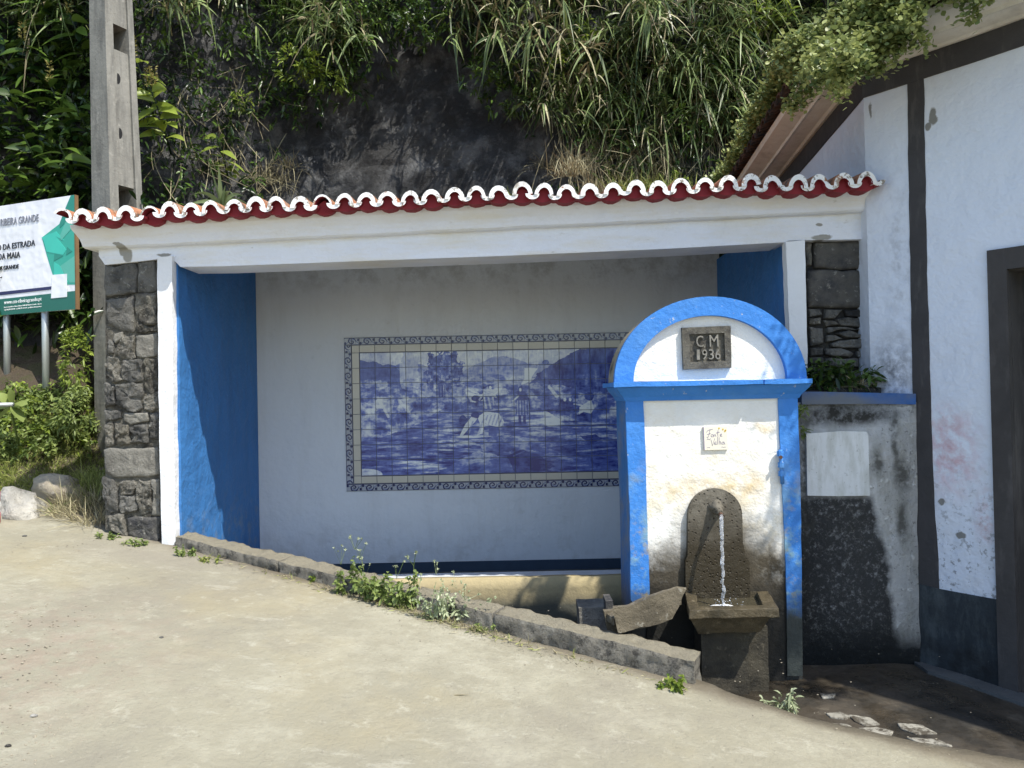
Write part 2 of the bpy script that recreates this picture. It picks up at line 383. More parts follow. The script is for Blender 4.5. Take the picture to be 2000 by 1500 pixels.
# ground
m = Mat('dusty_concrete_road', 0.92); m.base((0.288, 0.268, 0.198)).vary(0.10, 0.8, 6)
m.layer((0.39, 0.370, 0.285), m.mul(m.spots(1.6, 0.50, 0.66, 9, 0.78), 0.7))
m.layer((0.235, 0.215, 0.168), m.mul(m.spots(1.1, 0.50, 0.64, 8, 0.7, w=3), 0.6))
m.layer((0.34, 0.29, 0.175), m.mul(m.spots(0.9, 0.53, 0.68, 6, 0.6, w=5), 0.5))
m.layer((0.46, 0.44, 0.35), m.mul(m.spots(9, 0.56, 0.68, 8, 0.75, w=6), 0.6))
m.layer((0.19, 0.17, 0.13), m.mul(m.spots(34, 0.58, 0.68, 6, 0.7, w=7), 0.5))
m.layer((0.16, 0.14, 0.115), m.spots(70, 0.735, 0.755, 2, 0.5, w=8))
kd_ = m.n('ShaderNodeVectorMath', operation='DOT_PRODUCT'); m.lk(m.pos, kd_.inputs[0])
_k = (Vector((0.95, 3.90, 0)) - Vector((-2.44, 5.40, 0))).normalized(); _n = Vector((-_k.y, _k.x, 0)); kd_.inputs[1].default_value = P3(_n)
kdist = m.math('ADD', m.math('SUBTRACT', Vector((-2.44, 5.40, 0)).dot(_n), kd_.outputs['Value']), m.math('MULTIPLY', m.math('SUBTRACT', m.noise(5, 7, 0.75, w=11), 0.5), 0.22))
m.layer((0.135, 0.112, 0.080), m.mul(m.rng(kdist, 0.13, 0.02), 0.75))       # soil and litter gathered along the kerb foot
m.layer((0.22, 0.20, 0.155), m.mul(m.spots(2.6, 0.56, 0.62, 8, 0.8, w=12), 0.35)); m.layer((0.44, 0.42, 0.34), m.mul(m.spots(3.4, 0.57, 0.62, 9, 0.82, vec=m.scaled((.6, 1.6, 1)), w=13), 0.4))
m.layer((0.26, 0.235, 0.19), m.mul(m.blob(P3(onR(330, 1085)), (.55, .22, .3), 0.6, 0.10, 5, 2), 0.5))
m.layer((0.28, 0.215, 0.165), m.mul(m.mul(m.blob(P3(onR(20, 1280)), (.55, .6, .3), 0.8, 0.2, 5, 4), m.spots(9, 0.42, 0.6, 6)), 0.55))
m.bump(m.noise(7, 8, 0.7), 0.018).bump(m.noise(60, 6, 0.75), 0.005, 0.8); MT['road'] = m.done()

m = Mat('wet_muddy_cement', 0.5, 0.5); m.base((0.062, 0.050, 0.035)).vary(0.3, 2.5, 7)
m.layer((0.17, 0.145, 0.105), m.mul(m.spots(6, 0.57, 0.66, 8, 0.7), 0.6)).layer((0.025, 0.022, 0.017), m.spots(2.2, 0.46, 0.60, 7, w=3))
m.rough(m.rng(m.noise(3.5, 6, w=2), 0.40, 0.6, 0.20, 0.85)); m.bump(m.noise(14, 6), 0.010); MT['wet'] = m.done()
m = Mat('pale_gutter_cement', 0.9); m.base((0.30, 0.285, 0.24)).vary(0.25, 9); m.layer((0.06, 0.05, 0.036), m.mul(m.spots(14, 0.44, 0.56, 7, 0.75), 0.95)); m.bump(m.noise(40, 4), 0.004); MT['cobble'] = m.done()
m = Mat('grey_strip_cement', 0.85); m.base((0.095, 0.10, 0.10)).vary(0.35, 3, 7); m.bump(m.noise(30, 4), 0.006); MT['strip'] = m.done()
m = Mat('bank_earth', 0.95); m.base((0.085, 0.066, 0.045)).vary(0.3, 4).layer((0.34, 0.29, 0.21), m.mul(m.spots(3, 0.42, 0.60, 7), m.z(1.25, 1.0, .05))).layer((0.07, 0.075, 0.03), m.mul(m.spots(6, 0.5, 0.6), 0.6)); m.bump(m.noise(14, 7, 0.7), 0.05); MT['earth'] = m.done()  # upper bank kept darker: shade of the recess put into the earth colour
m = Mat('basalt_cliff', 0.75, 0.35); m.base((0.058, 0.059, 0.062)).vary(0.35, 1.5, 7)
m.layer((0.21, 0.21, 0.205), m.mul(m.spots(3, 0.46, 0.60, 8, 0.75), 0.85)).layer((0.03, 0.027, 0.024), m.mul(m.spots(1.1, 0.5, 0.62, 6, w=4), 0.7))  # pale patches put sun dapples into the rock colour
wv_ = m.n('ShaderNodeVectorMath', operation='MULTIPLY_ADD'); nz_ = m.n('ShaderNodeTexNoise'); m.lk(m.pos, nz_.inputs['Vector']); nz_.inputs['Scale'].default_value = 3.0; nz_.inputs['Detail'].default_value = 5
m.lk(nz_.outputs['Color'], wv_.inputs[0]); wv_.inputs[1].default_value = (.5, .5, .5); m.lk(m.scaled((1.0, 1.0, 0.55)), wv_.inputs[2])
m.bump(m.voro(1.8, 'F1', wv_.outputs[0]), 0.30).bump(m.voro(5.5, 'F1', wv_.outputs[0]), 0.09).bump(m.noise(3.2, 9, 0.8, dist=1.2), 0.25).bump(m.noise(14, 8, 0.8), 0.06).bump(m.noise(46, 6, 0.75), 0.014); MT['cliff'] = m.done()

m = Mat('pole_concrete', 0.9); m.base((0.235, 0.228, 0.20)).vary(0.14, 3).layer((0.12, 0.117, 0.105), m.mul(m.spots(3, 0.46, 0.64, 7, vec=m.scaled((4, 4, .7))), 0.7))
m.layer((0.10, 0.09, 0.08), m.spots(42, 0.70, 0.74, 2)).layer((0.40, 0.38, 0.33), m.mul(m.spots(12, 0.6, 0.7), 0.4)); m.bump(m.noise(30, 5), 0.005); MT['pole'] = m.done()
def plain(name, c, rough=0.5, spec=0.4, metal=0.0, var=0.05):
    m = Mat(name, rough, spec); m.base(c).vary(var, 6); m.b.inputs['Metallic'].default_value = metal; return m.done()
MT['galv'] = plain('galvanised_steel', (0.42, 0.45, 0.44), 0.42, 0.5, 0.6)
m = Mat('sign_white_vinyl', 0.35, 0.5); m.base((0.80, 0.80, 0.83)).vary(0.03, 3); m.bump(m.noise(2.5, 3), 0.03); MT['s_white'] = m.done()
for k, c in dict(g1=(0.035, 0.36, 0.27), g2=(0.05, 0.50, 0.39), g3=(0.02, 0.24, 0.18), g4=(0.10, 0.42, 0.33), g5=(0.015, 0.16, 0.12), gd=(0.012, 0.13, 0.095), navy=(0.02, 0.02, 0.09), ink=(0.02, 0.022, 0.03), grey=(0.22, 0.23, 0.27), sw=(0.78, 0.8, 0.8)).items():
    MT[k] = plain('sign_ink_' + k, c, 0.4, 0.45, 0, 0.04)
MT['wood'] = plain('sign_wood_edge', (0.19, 0.115, 0.055), 0.8, 0.2, 0, 0.2)
MT['dark'] = plain('black_hole_shade', (0.012, 0.012, 0.013), 0.9)  # shade inside the pole's small holes, as a flat colour
MT['white_paint'] = plain('white_gloss_paint', (0.75, 0.75, 0.75), 0.4)
MT['red_paint'] = plain('red_gloss_paint', (0.45, 0.03, 0.03), 0.4)
MT['glaze'] = plain('cream_ceramic_glaze', (0.74, 0.70, 0.58), 0.3, 0.5, 0, 0.02)
MT['purple'] = plain('purple_glaze_line', (0.16, 0.12, 0.28), 0.4)
MT['yellow'] = plain('yellow_glaze_flower', (0.60, 0.42, 0.08), 0.4)
MT['rust'] = plain('rusty_iron', (0.10, 0.05, 0.03), 0.8)
m = Mat('falling_water', 0.05, 0.6); m.base((0.93, 0.96, 1.0)); m.b.inputs['Transmission Weight'].default_value = 0.80; m.b.inputs['IOR'].default_value = 1.33
m.bump(m.noise(60, 3), 0.01); MT['water'] = m.done()
m = Mat('basin_water', 0.04, 0.6); m.base((0.055, 0.048, 0.03)); m.bump(m.noise(26, 3), 0.006); MT['pool'] = m.done()
m = Mat('water_foam', 0.3, 0.6); m.base((0.80, 0.82, 0.83)).vary(0.2, 40); m.bump(m.noise(60, 3), 0.006); MT['foam'] = m.done()

def leaf_mat(name, dark, light, back, rough=0.45, trans=0.35, spec=0.4):
    m = Mat(name, rough, spec)
    a = m.n('ShaderNodeAttribute'); a.attribute_name = 'tint'
    m.base(dark).layer(light, a.outputs['Fac'])
    m.vary(0.2, 8)
    t = m.n('ShaderNodeBsdfTranslucent'); m.put(t.inputs['Color'], m.col if not back else back)
    mixn = m.n('ShaderNodeMixShader'); mixn.inputs[0].default_value = trans
    out = m.nt.nodes['Material Output']
    mat = m.done()
    m.lk(m.b.outputs[0], mixn.inputs[1]); m.lk(t.outputs[0], mixn.inputs[2]); m.lk(mixn.outputs[0], out.inputs[0])
    return mat
MT['lf_cane'] = leaf_mat('cane_leaf', (0.026, 0.052, 0.014), (0.27, 0.34, 0.12), None, 0.4, 0.18)
MT['lf_dry'] = leaf_mat('dry_stalk', (0.13, 0.105, 0.055), (0.50, 0.45, 0.27), None, 0.7, 0.15)
MT['lf_broad'] = leaf_mat('broad_leaf', (0.012, 0.032, 0.007), (0.115, 0.19, 0.030), None, 0.32, 0.16)
MT['lf_bright'] = leaf_mat('fresh_leaf', (0.085, 0.145, 0.02), (0.33, 0.41, 0.07), None, 0.4, 0.40)
MT['lf_ivy'] = leaf_mat('ivy_leaf', (0.11, 0.155, 0.045), (0.42, 0.46, 0.17), None, 0.45, 0.30)
MT['lf_grass'] = leaf_mat('verge_grass', (0.12, 0.16, 0.03), (0.42, 0.45, 0.13), None, 0.6, 0.3)
MT['lf_iris'] = leaf_mat('iris_leaf', (0.11, 0.17, 0.07), (0.27, 0.34, 0.15), None, 0.45, 0.3)
MT['lf_weed'] = leaf_mat('weed_leaf', (0.10, 0.15, 0.035), (0.27, 0.33, 0.10), None, 0.5, 0.3)
MT['lf_pale'] = leaf_mat('grey_green_weed_leaf', (0.22, 0.27, 0.13), (0.48, 0.52, 0.34), None, 0.5, 0.25)
MT['lf_flower'] = leaf_mat('faded_flower_spike', (0.22, 0.20, 0.06), (0.42, 0.38, 0.14), None, 0.6, 0.2)

# ------------------------------------------------------------------ mesh helpers
def tag(o, label=None, cat=None, group=None, kind=None):
    if label: o['label'] = label
    if cat: o['category'] = cat
    if group: o['group'] = group
    if kind: o['kind'] = kind
    return o
def thing(name, loc, label, cat, group=None):
    o = bpy.data.objects.new(name, None); COL.objects.link(o)
    o.location = loc; o.empty_display_size = 0.1
    return tag(o, label, cat, group)
def link(name, me, parent=None, mats=()):
    for mt in mats: me.materials.append(mt)
    o = bpy.data.objects.new(name, me); COL.objects.link(o)
    if parent is not None:
        o.parent = parent
        off = Vector((0, 0, 0)); p = parent
        while p is not None:
            off += Vector(p.location); p = p.parent
        o.location = -off            # vertices are kept in world coordinates
        # (chains of parents: parents of parts sit at minus their own offset)
    return o
def fix_loc(o):
    """world-space vertices: make the object's world matrix the identity"""
    return o
def smooth(me, on=True):
    me.polygons.foreach_set('use_smooth', [on] * len(me.polygons))

def from_bm(bm, name, mats, parent=None, shade=False):
    me = bpy.data.meshes.new(name)
    bmesh.ops.recalc_face_normals(bm, faces=bm.faces)
    bm.to_mesh(me); bm.free()
    if shade: smooth(me)
    if not isinstance(mats, (list, tuple)): mats = [mats]
    return link(name, me, parent, mats)

def prism(front, back, bm=None, mi=0):
    bm = bm or bmesh.new()
    a = [bm.verts.new(p) for p in front]; b = [bm.verts.new(p) for p in back]
    fs = [bm.faces.new(a), bm.faces.new(b[::-1])]
    n = len(a)
    for i in range(n):
        fs.append(bm.faces.new((a[i], b[i], b[(i + 1) % n], a[(i + 1) % n])))
    for f in fs: f.material_index = mi
    return bm
def box(x0, x1, y0, y1, z0, z1, bm=None, mi=0):
    f = [Vector((x0, y0, z0)), Vector((x1, y0, z0)), Vector((x1, y0, z1)), Vector((x0, y0, z1))]
    return prism(f, [p + Vector((0, y1 - y0, 0)) for p in f], bm, mi)

def densify(pts, step, amp=0.0, sc=9.0, nrm=None):
    """resample a closed outline and make it slightly uneven, as if painted or plastered by hand"""
    out = []
    n = len(pts)
    for i in range(n):
        a, b = Vector(pts[i]), Vector(pts[(i + 1) % n])
        k = max(1, int((b - a).length / step))
        for j in range(k):
            p = a.lerp(b, j / k)
            if amp:
                d = (b - a).normalized()
                q = (nrm or Vector((0, -1, 0))).cross(d)
                w = amp if j else amp * 0.3
                p = p + q * (noise.noise(p * sc) * w)
            out.append(p)
    return out

def bev(bm, w, seg=1):
    es = [e for e in bm.edges if len(e.link_faces) == 2 and e.calc_face_angle(0) > 0.6]
    if w > 0 and es:
        bmesh.ops.bevel(bm, geom=es, offset=w, segments=seg, affect='EDGES', profile=0.6, clamp_overlap=True)
    return bm
def subdiv_noise(bm, cuts_len, amp, sc, amp2=0, sc2=30):
    for _ in range(8):
        es = [e for e in bm.edges if e.calc_length() > cuts_len]
        if not es: break
        bmesh.ops.subdivide_edges(bm, edges=es, cuts=1, use_grid_fill=True)
        if len(bm.verts) > 30000: break
    bmesh.ops.triangulate(bm, faces=[f for f in bm.faces if len(f.verts) > 4])
    bm.normal_update()
    for v in bm.verts:
        d = v.normal * (noise.noise(v.co * sc) * amp)
        if amp2: d += v.normal * (noise.noise(v.co * sc2) * amp2)
        v.co += d
    return bm

def pslab(name, px, Y, depth, mat, parent, bevel=0.004, plane=None, step=None, amp=0.0):
    """slab whose front outline stands on a real vertical plane, extruded straight back"""
    fn = plane or (lambda x, y: at(x, y, Y))
    f = [fn(x, y) for x, y in px]
    if step: f = densify(f, step, amp)
    d = Vector((0, depth, 0))
    bm = prism(f, [p + d for p in f])
    if bevel and not step: bev(bm, bevel)
    return from_bm(bm, name, mat, parent)
def wslab(name, pts, nrm, o0, o1, mat, parent, bevel=0.0, step=None, amp=0.0):
    """slab on any wall: pts on the wall, from offset o0 (front) to o1"""
    f = [Vector(p) for p in pts]
    if step: f = densify(f, step, amp, 9.0, nrm)
    bm = prism([p + nrm * o0 for p in f], [p + nrm * o1 for p in f])
    if bevel: bev(bm, bevel)
    return from_bm(bm, name, mat, parent)

def stone(name, outline, nrm, mat, parent, bulge=0.03, deep=0.08, rough=0.012, n=22, seed=0, rough_sc=14):
    """an uneven stone: outline on a plane, face bulging along nrm, body going back"""
    pts = [Vector(p) for p in outline]
    L = sum((pts[i] - pts[i - 1]).length for i in range(len(pts)))
    ring = densify(pts, L / n)
    c = sum(ring, Vector()) / len(ring)
    prof = [(1.0, -deep), (1.0, -0.004), (0.97, bulge * 0.55), (0.88, bulge * 0.88), (0.74, bulge * .97), (0.58, bulge), (0.40, bulge), (0.20, bulge * 1.02)]
    bm = bmesh.new(); rings = []
    for s, o in prof:
        r = []
        for p in ring:
            q = c + (p - c) * s + nrm * o
            nv = Vector((noise.noise(q * rough_sc + Vector((seed, 0, 0))), noise.noise(q * rough_sc + Vector((0, seed, 9))), noise.noise(q * rough_sc + Vector((5, 0, seed)))))
            q += nv * rough * (1.0 if o > -deep else 0.2)
            if o > -deep: q += nrm * (noise.noise(q * rough_sc * 3.3) * rough * 0.8)
            r.append(bm.verts.new(q))
        rings.append(r)
    k = len(ring)
    for a, b in zip(rings, rings[1:]):
        for i in range(k):
            bm.faces.new((a[i], a[(i + 1) % k], b[(i + 1) % k], b[i]))
    cv = bm.verts.new(c + nrm * (bulge * 1.02 + rough * noise.noise(c * 7)))
    for i in range(k):
        bm.faces.new((rings[-1][i], rings[-1][(i + 1) % k], cv))
    bm.faces.new(rings[0][::-1])
    o = from_bm(bm, name, mat, parent, True)
    return o

def boulder(name, c, r, mat, parent=None, seed=0, rough=0.25, flat=0.6):
    bm = bmesh.new()
    bmesh.ops.create_icosphere(bm, subdivisions=3, radius=1)
    for v in bm.verts:
        d = v.co.copy()
        k = 1 + rough * noise.noise(d * 1.3 + Vector((seed, seed, 0))) + rough * 0.35 * noise.noise(d * 4 + Vector((seed, 0, 0)))
        # facets
        q = d * k
        q.z = max(q.z, -flat)
        v.co = Vector((q.x * r[0], q.y * r[1], q.z * r[2])) + Vector(c)
    return from_bm(bm, name, mat, parent, True)

def tube(path, rad, sides=8, bm=None, cap=True):
    bm = bm or bmesh.new()
    path = [Vector(p) for p in path]
    n = len(path)
    rads = rad if isinstance(rad, (list, tuple)) else [rad] * n
    rings = []
    for i, p in enumerate(path):
        t = (path[min(i + 1, n - 1)] - path[max(i - 1, 0)]).normalized()
        a = t.cross(Vector((0.13, 0.31, 0.94)))
        if a.length < 0.2: a = t.cross(Vector((1, 0, 0)))
        a.normalize(); b = t.cross(a)
        rings.append([bm.verts.new(p + (a * math.cos(2 * math.pi * k / sides) + b * math.sin(2 * math.pi * k / sides)) * rads[i]) for k in range(sides)])
    for r0, r1 in zip(rings, rings[1:]):
        for k in range(sides):
            bm.faces.new((r0[k], r0[(k + 1) % sides], r1[(k + 1) % sides], r1[k]))
    if cap:
        bm.faces.new(rings[0][::-1]); bm.faces.new(rings[-1])
    return bm

def text_geo(body):
    cu = bpy.data.curves.new('t', 'FONT'); cu.body = body; cu.extrude = 0.0; cu.resolution_u = 3
    ob = bpy.data.objects.new('t', cu); COL.objects.link(ob)
    dg = bpy.context.evaluated_depsgraph_get()
    me = bpy.data.meshes.new_from_object(ob.evaluated_get(dg))
    vs = [v.co.copy() for v in me.vertices]; fs = [tuple(p.vertices) for p in me.polygons]
    bpy.data.objects.remove(ob); bpy.data.curves.remove(cu); bpy.data.meshes.remove(me)
    return vs, fs
def text_on(name, body, quad, mat, parent, nrm, h=0.004, fit=None):
    """quad = TL, TR, BR, BL places on the surface; letters stand h proud"""
    vs, fs = text_geo(body)
    x0 = min(v.x for v in vs); x1 = max(v.x for v in vs); y0 = min(v.y for v in vs); y1 = max(v.y for v in vs)
    TL, TR, BR, BL = [Vector(q) for q in quad]
    bm = bmesh.new()
    def mp(v, o):
        a = (v.x - x0) / (x1 - x0); b = (v.y - y0) / (y1 - y0)
        return BL.lerp(BR, a).lerp(TL.lerp(TR, a), b) + nrm * o
    A = [bm.verts.new(mp(v, h)) for v in vs]
    B = [bm.verts.new(mp(v, -0.001)) for v in vs]
    from collections import Counter
    ec = Counter()
    for f in fs:
        try: bm.faces.new([A[i] for i in f])
        except ValueError: pass
        for i in range(len(f)):
            ec[(f[i], f[(i + 1) % len(f)])] += 1
    for (i, j) in list(ec):
        if (j, i) not in ec:
            try: bm.faces.new((A[i], B[i], B[j], A[j]))
            except ValueError: pass
    me = bpy.data.meshes.new(name); bm.normal_update(); bm.to_mesh(me); bm.free()
    return link(name, me, parent, [mat])

# ------------------------------------------------------------------ leaves in bulk
def quads_mesh(name, V, Q, tint, mats, parent=None, mi=None):
    me = bpy.data.meshes.new(name)
    me.vertices.add(len(V)); me.vertices.foreach_set('co', np.asarray(V, np.float32).ravel())
    me.loops.add(Q.size); me.loops.foreach_set('vertex_index', Q.astype(np.int32).ravel())
    me.polygons.add(len(Q)); me.polygons.foreach_set('loop_start', np.arange(0, Q.size, 4, dtype=np.int32))
    if mi is not None: me.polygons.foreach_set('material_index', mi.astype(np.int32))
    me.polygons.foreach_set('use_smooth', np.ones(len(Q), bool))
    at_ = me.attributes.new('tint', 'FLOAT', 'POINT'); at_.data.foreach_set('value', np.asarray(tint, np.float32))
    me.update(calc_edges=True)
    return link(name, me, parent, mats)

def norm(a):
    return a / np.maximum(np.linalg.norm(a, axis=-1, keepdims=True), 1e-9)
def leaves(P, D, L, W, droop=0.3, segs=4, prof='blade', fold=0.0, tint=None, up=None, curl=0.0):
    """ribbons: P roots, D directions, L lengths, W half widths -> V, Q, tint"""
    P = np.asarray(P, float); n = len(P)
    D = norm(np.asarray(D, float)); L = np.broadcast_to(L, (n,)); W = np.broadcast_to(W, (n,)); droop = np.broadcast_to(droop, (n,))
    s = np.linspace(0, 1, segs + 1)
    if prof == 'blade': w = np.clip(np.minimum(s * 5 + 0.35, 1.0) * (1 - s ** 1.7), 0.02, 1)
    elif prof == 'broad': w = np.clip(np.sin(np.pi * np.clip(s * 0.97 + 0.02, 0, 1)) ** 0.75, 0.03, 1)
    elif prof == 'round': w = np.clip(np.sqrt(np.clip(1 - (2 * s - 1.0) ** 2, 0, 1)), 0.12, 1)
    else: w = np.ones_like(s)
    U = rng.normal(size=(n, 3)) * 0.55 + (np.array([0, -0.35, 1.0]) if up is None else up)
    side = norm(np.cross(D, U))
    spine = P[:, None] + D[:, None] * (L[:, None] * s)[:, :, None]
    spine[:, :, 2] -= (droop * L)[:, None] * s ** 2
    if curl: spine += side[:, None] * (L[:, None] * s ** 2 * curl)[:, :, None] * rng.normal(size=(n, 1, 1))
    off = side[:, None] * (W[:, None] * w)[:, :, None]
    if tint is None: tint = rng.random(n)
    if fold:
        nr = norm(np.cross(side, D))
        mid = spine - nr[:, None] * (W[:, None] * w * fold)[:, :, None]
        V = np.stack([spine - off, mid, spine + off], 2)      # n, s, 3, 3
        k = 3
    else:
        V = np.stack([spine - off, spine + off], 2); k = 2
    base = (np.arange(n) * (segs + 1) * k)[:, None, None]
    i = np.arange(segs)[None, :, None] * k; j = np.arange(k - 1)[None, None, :]
    a = base + i + j
    Q = np.stack([a, a + 1, a + k + 1, a + k], -1).reshape(-1, 4)
    return V.reshape(-1, 3), Q, np.repeat(tint, (segs + 1) * k)
class Pack:
    def __init__(self): self.V = []; self.Q = []; self.T = []; self.M = []; self.c = 0
    def add(self, r, mi=0):
        V, Q, T = r
        self.V.append(V); self.Q.append(Q + self.c); self.T.append(T); self.M.append(np.full(len(Q), mi)); self.c += len(V)
        return self
    def build(self, name, mats, parent=None):
        return quads_mesh(name, np.concatenate(self.V), np.concatenate(self.Q), np.concatenate(self.T), mats, parent, np.concatenate(self.M))
def rdirs(n, mean, spread):
    return norm(np.asarray(mean, float)[None] + rng.normal(size=(n, 3)) * spread)

def cane_pack(pk, c, n=40, h=1.0, out=(0, -0.5, 0.6), spread=0.5, dry=0.25, blade=0.4, bw=0.012, droop=0.9):
    """a clump of arching cane: stems with long blades"""
    ns = max(3, n // 7)
    c = np.asarray(c, float)
    roots = c + rng.normal(size=(ns, 3)) * np.array([0.13, 0.06, 0.08])
    dirs = rdirs(ns, out, spread * 0.55)
    Ls = h * rng.uniform(0.6, 1.15, ns); dr = rng.uniform(0.15, 0.7, ns)
    V, Q, T = leaves(roots, dirs, Ls, 0.0065, dr, 6, 'flat', tint=rng.uniform(0.1, 0.9, ns))
    pk.add((V, Q, T), 1)
    per = n // ns + 1
    t = rng.uniform(0.2, 1.0, (ns, per))
    P = roots[:, None] + dirs[:, None] * (Ls[:, None] * t)[:, :, None]
    P[:, :, 2] -= (dr * Ls)[:, None] * t ** 2
    P = P.reshape(-1, 3); m = len(P)
    Dm = np.repeat(dirs, per, 0) * 0.55 + rng.normal(size=(m, 3)) * 0.55 + np.array([0, -0.2, -0.05])
    Lb = blade * rng.uniform(0.5, 1.25, m)
    isdry = rng.random(m) < dry
    for f, mi in ((~isdry, 0), (isdry, 1)):
        if f.sum():
            pk.add(leaves(P[f], Dm[f], Lb[f], bw * rng.uniform(0.6, 1.2, f.sum()), rng.uniform(0.4, 1.0, f.sum()) * droop, 5, 'blade', tint=rng.random(f.sum()) ** 1.3), mi)

def shrub_pack(pk, c, r, n=200, size=0.07, wide=0.3, mi=0, droop=0.3, face=(0, -0.6, 0.5), tmean=0.4):
    """clusters of leaves on twigs through a volume"""
    k = max(4, n // 9)
    d = norm(rng.normal(size=(k, 3)) + np.array([0, -0.3, 0.2]))
    tips = np.asarray(c, float) + d * np.asarray(r, float) * rng.uniform(0.45, 1.0, (k, 1)) ** 0.6
    per = n // k + 1
    P = np.repeat(tips, per, 0) + rng.normal(size=(k * per, 3)) * size * 0.25
    D = norm(np.repeat(norm(d + np.asarray(face, float) * 0.6), per, 0) * 0.7 + rng.normal(size=(k * per, 3)) * 0.65)
    tt = np.clip(np.repeat(rng.normal(tmean, 0.25, k), per) + rng.normal(0, 0.15, k * per), 0, 1)
    pk.add(leaves(P, D, size * rng.uniform(0.6, 1.3, len(P)), size * wide * 0.5, droop, 3, 'broad', 0.25, tt), mi)

def grass_pack(pk, c, r, n=150, h=0.25, lean=(0, -0.2, 1), spread=0.4, bw=0.004, mi=0, droop=0.7, zf=None):
    P = np.asarray(c, float) + rng.normal(size=(n, 3)) * np.array([r[0], r[1], 0]) * 0.6
    if zf is not None:
        P[:, 2] = [zf(p[0], p[1]) - 0.01 for p in P]
    pk.add(leaves(P, rdirs(n, lean, spread), h * rng.uniform(0.4, 1.2, n), bw * rng.uniform(0.6, 1.3, n), rng.uniform(0.2, 1.0, n) * droop, 4, 'blade', tint=rng.random(n)), mi)

# ------------------------------------------------------------------ ground
def poly_y(x, pts):
    for (x0, y0), (x1, y1) in zip(pts, pts[1:]):
        if x0 <= x <= x1: return y0 + (y1 - y0) * (x - x0) / (x1 - x0)
    return pts[0][1] if x < pts[0][0] else pts[-1][1]
edge_px = [(1366, 1340), (1440, 1352), (1480, 1362), (1560, 1390), (1640, 1408), (1740, 1432), (1860, 1456), (2000, 1480)]
edge = [(p.x, p.y) for p in (onR(*q) for q in edge_px)]
KA = Vector((-2.44, 5.40, 0)); KB = Vector((0.95, 3.90, 0))
bound = [(-14, 6.6), (-2.95, 6.6), (-2.90, 5.62), (-2.45, 5.55), (KA.x + 0.05, KA.y + 0.03), (KB.x + 0.02, KB.y + 0.08)] + [e for e in edge if e[0] > 1.0]
slope_end = (edge[-1][1] - edge[-3][1]) / (edge[-1][0] - edge[-3][0])
bound.append((9.0, edge[-1][1] + slope_end * (9.0 - edge[-1][0])))
def road_mesh():
    xs = sorted(set([round(-14 + i * 0.5, 3) for i in range(22)] + [round(-3.2 + i * 0.05, 3) for i in range(120)] + [round(3 + i * 0.3, 3) for i in range(21)] + [b[0] for b in bound]))
    ts = [0, .15, .3, .42, .52, .6, .67, .73, .78, .82, .85, .88, .905, .93, .95, .965, .98, .99, 1.0]
    V, Q = [], []
    for x in xs:
        ym = poly_y(x, bound)
        if x > 1.0: ym += 0.018 * noise.noise(Vector((x * 9, 0, 4))) + 0.008 * noise.noise(Vector((x * 31, 0, 4)))
        for t in ts:
            y = -9 + (ym + 9) * t
            z = road_z(x, y) + 0.012 * noise.noise(Vector((x * 1.1, y * 1.1, 0))) + 0.004 * noise.noise(Vector((x * 4, y * 4, 0)))
            if t == 1.0 and x > 1.0: z -= 0.012
            V.append((x, y, z))
        V.append((x, ym + 0.004, road_z(x, ym) - 0.35))
    k = len(ts) + 1
    for i in range(len(xs) - 1):
        for j in range(k - 1):
            a = i * k + j
            Q.append((a, a + k, a + k + 1, a + 1))
    me = bpy.data.meshes.new('road'); me.from_pydata(V, [], Q); smooth(me)
    o = link('road', me, None, [MT['road']]); o['kind'] = 'structure'
    return o
road = road_mesh()
def grid_mesh(name, x0, x1, nx, y0, y1, ny, zf, mat, kind='structure'):
    V = [(x0 + (x1 - x0) * i / nx, y0 + (y1 - y0) * j / ny) for i in range(nx + 1) for j in range(ny + 1)]
    V = [(x, y, zf(x, y)) for x, y in V]
    Q = [(i * (ny + 1) + j, (i + 1) * (ny + 1) + j, (i + 1) * (ny + 1) + j + 1, i * (ny + 1) + j + 1) for i in range(nx) for j in range(ny)]
    me = bpy.data.meshes.new(name); me.from_pydata(V, [], Q); smooth(me)
    o = link(name, me, None, [mat]); o['kind'] = kind
    return o
gutter = grid_mesh('wet_gutter_ground', -2.3, 9, 220, 1.0, 5.9, 100,
    lambda x, y: min(wet_z(x, y) + 0.006 * noise.noise(Vector((x * 3, y * 3, 0))), road_z(x, y) - 0.03 if y < poly_y(x, bound) - 0.02 else 99), MT['wet'])
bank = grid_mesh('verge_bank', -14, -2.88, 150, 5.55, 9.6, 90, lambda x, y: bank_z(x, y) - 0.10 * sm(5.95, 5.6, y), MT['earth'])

# pale worn patches of cement showing in the wet gutter
for i, q in enumerate([[(1612, 1389), (1640, 1387), (1664, 1394), (1650, 1401), (1622, 1397)], [(1655, 1392), (1700, 1398), (1718, 1410), (1690, 1414), (1668, 1404)],
          [(1618, 1408), (1655, 1410), (1668, 1418), (1640, 1422)], [(1664, 1418), (1712, 1416), (1746, 1424), (1740, 1432), (1690, 1428)],
          [(1752, 1408), (1800, 1412), (1830, 1428), (1790, 1430), (1760, 1420)], [(1600, 1352), (1632, 1352), (1628, 1358), (1606, 1360)], [(1770, 1436), (1830, 1440), (1860, 1452), (1800, 1448)]]):
    pts = [hit(x, y, (0, 0, -0.135), Vector((0, 0, 1))) for x, y in q]
    pts = [Vector((p.x, p.y, wet_z(p.x, p.y) + 0.006)) for p in pts]
    stone('paving_stone', pts, Vector((0, 0, 1)), MT['cobble'], gutter, 0.001, 0.03, 0.0025, 30, i, 30)

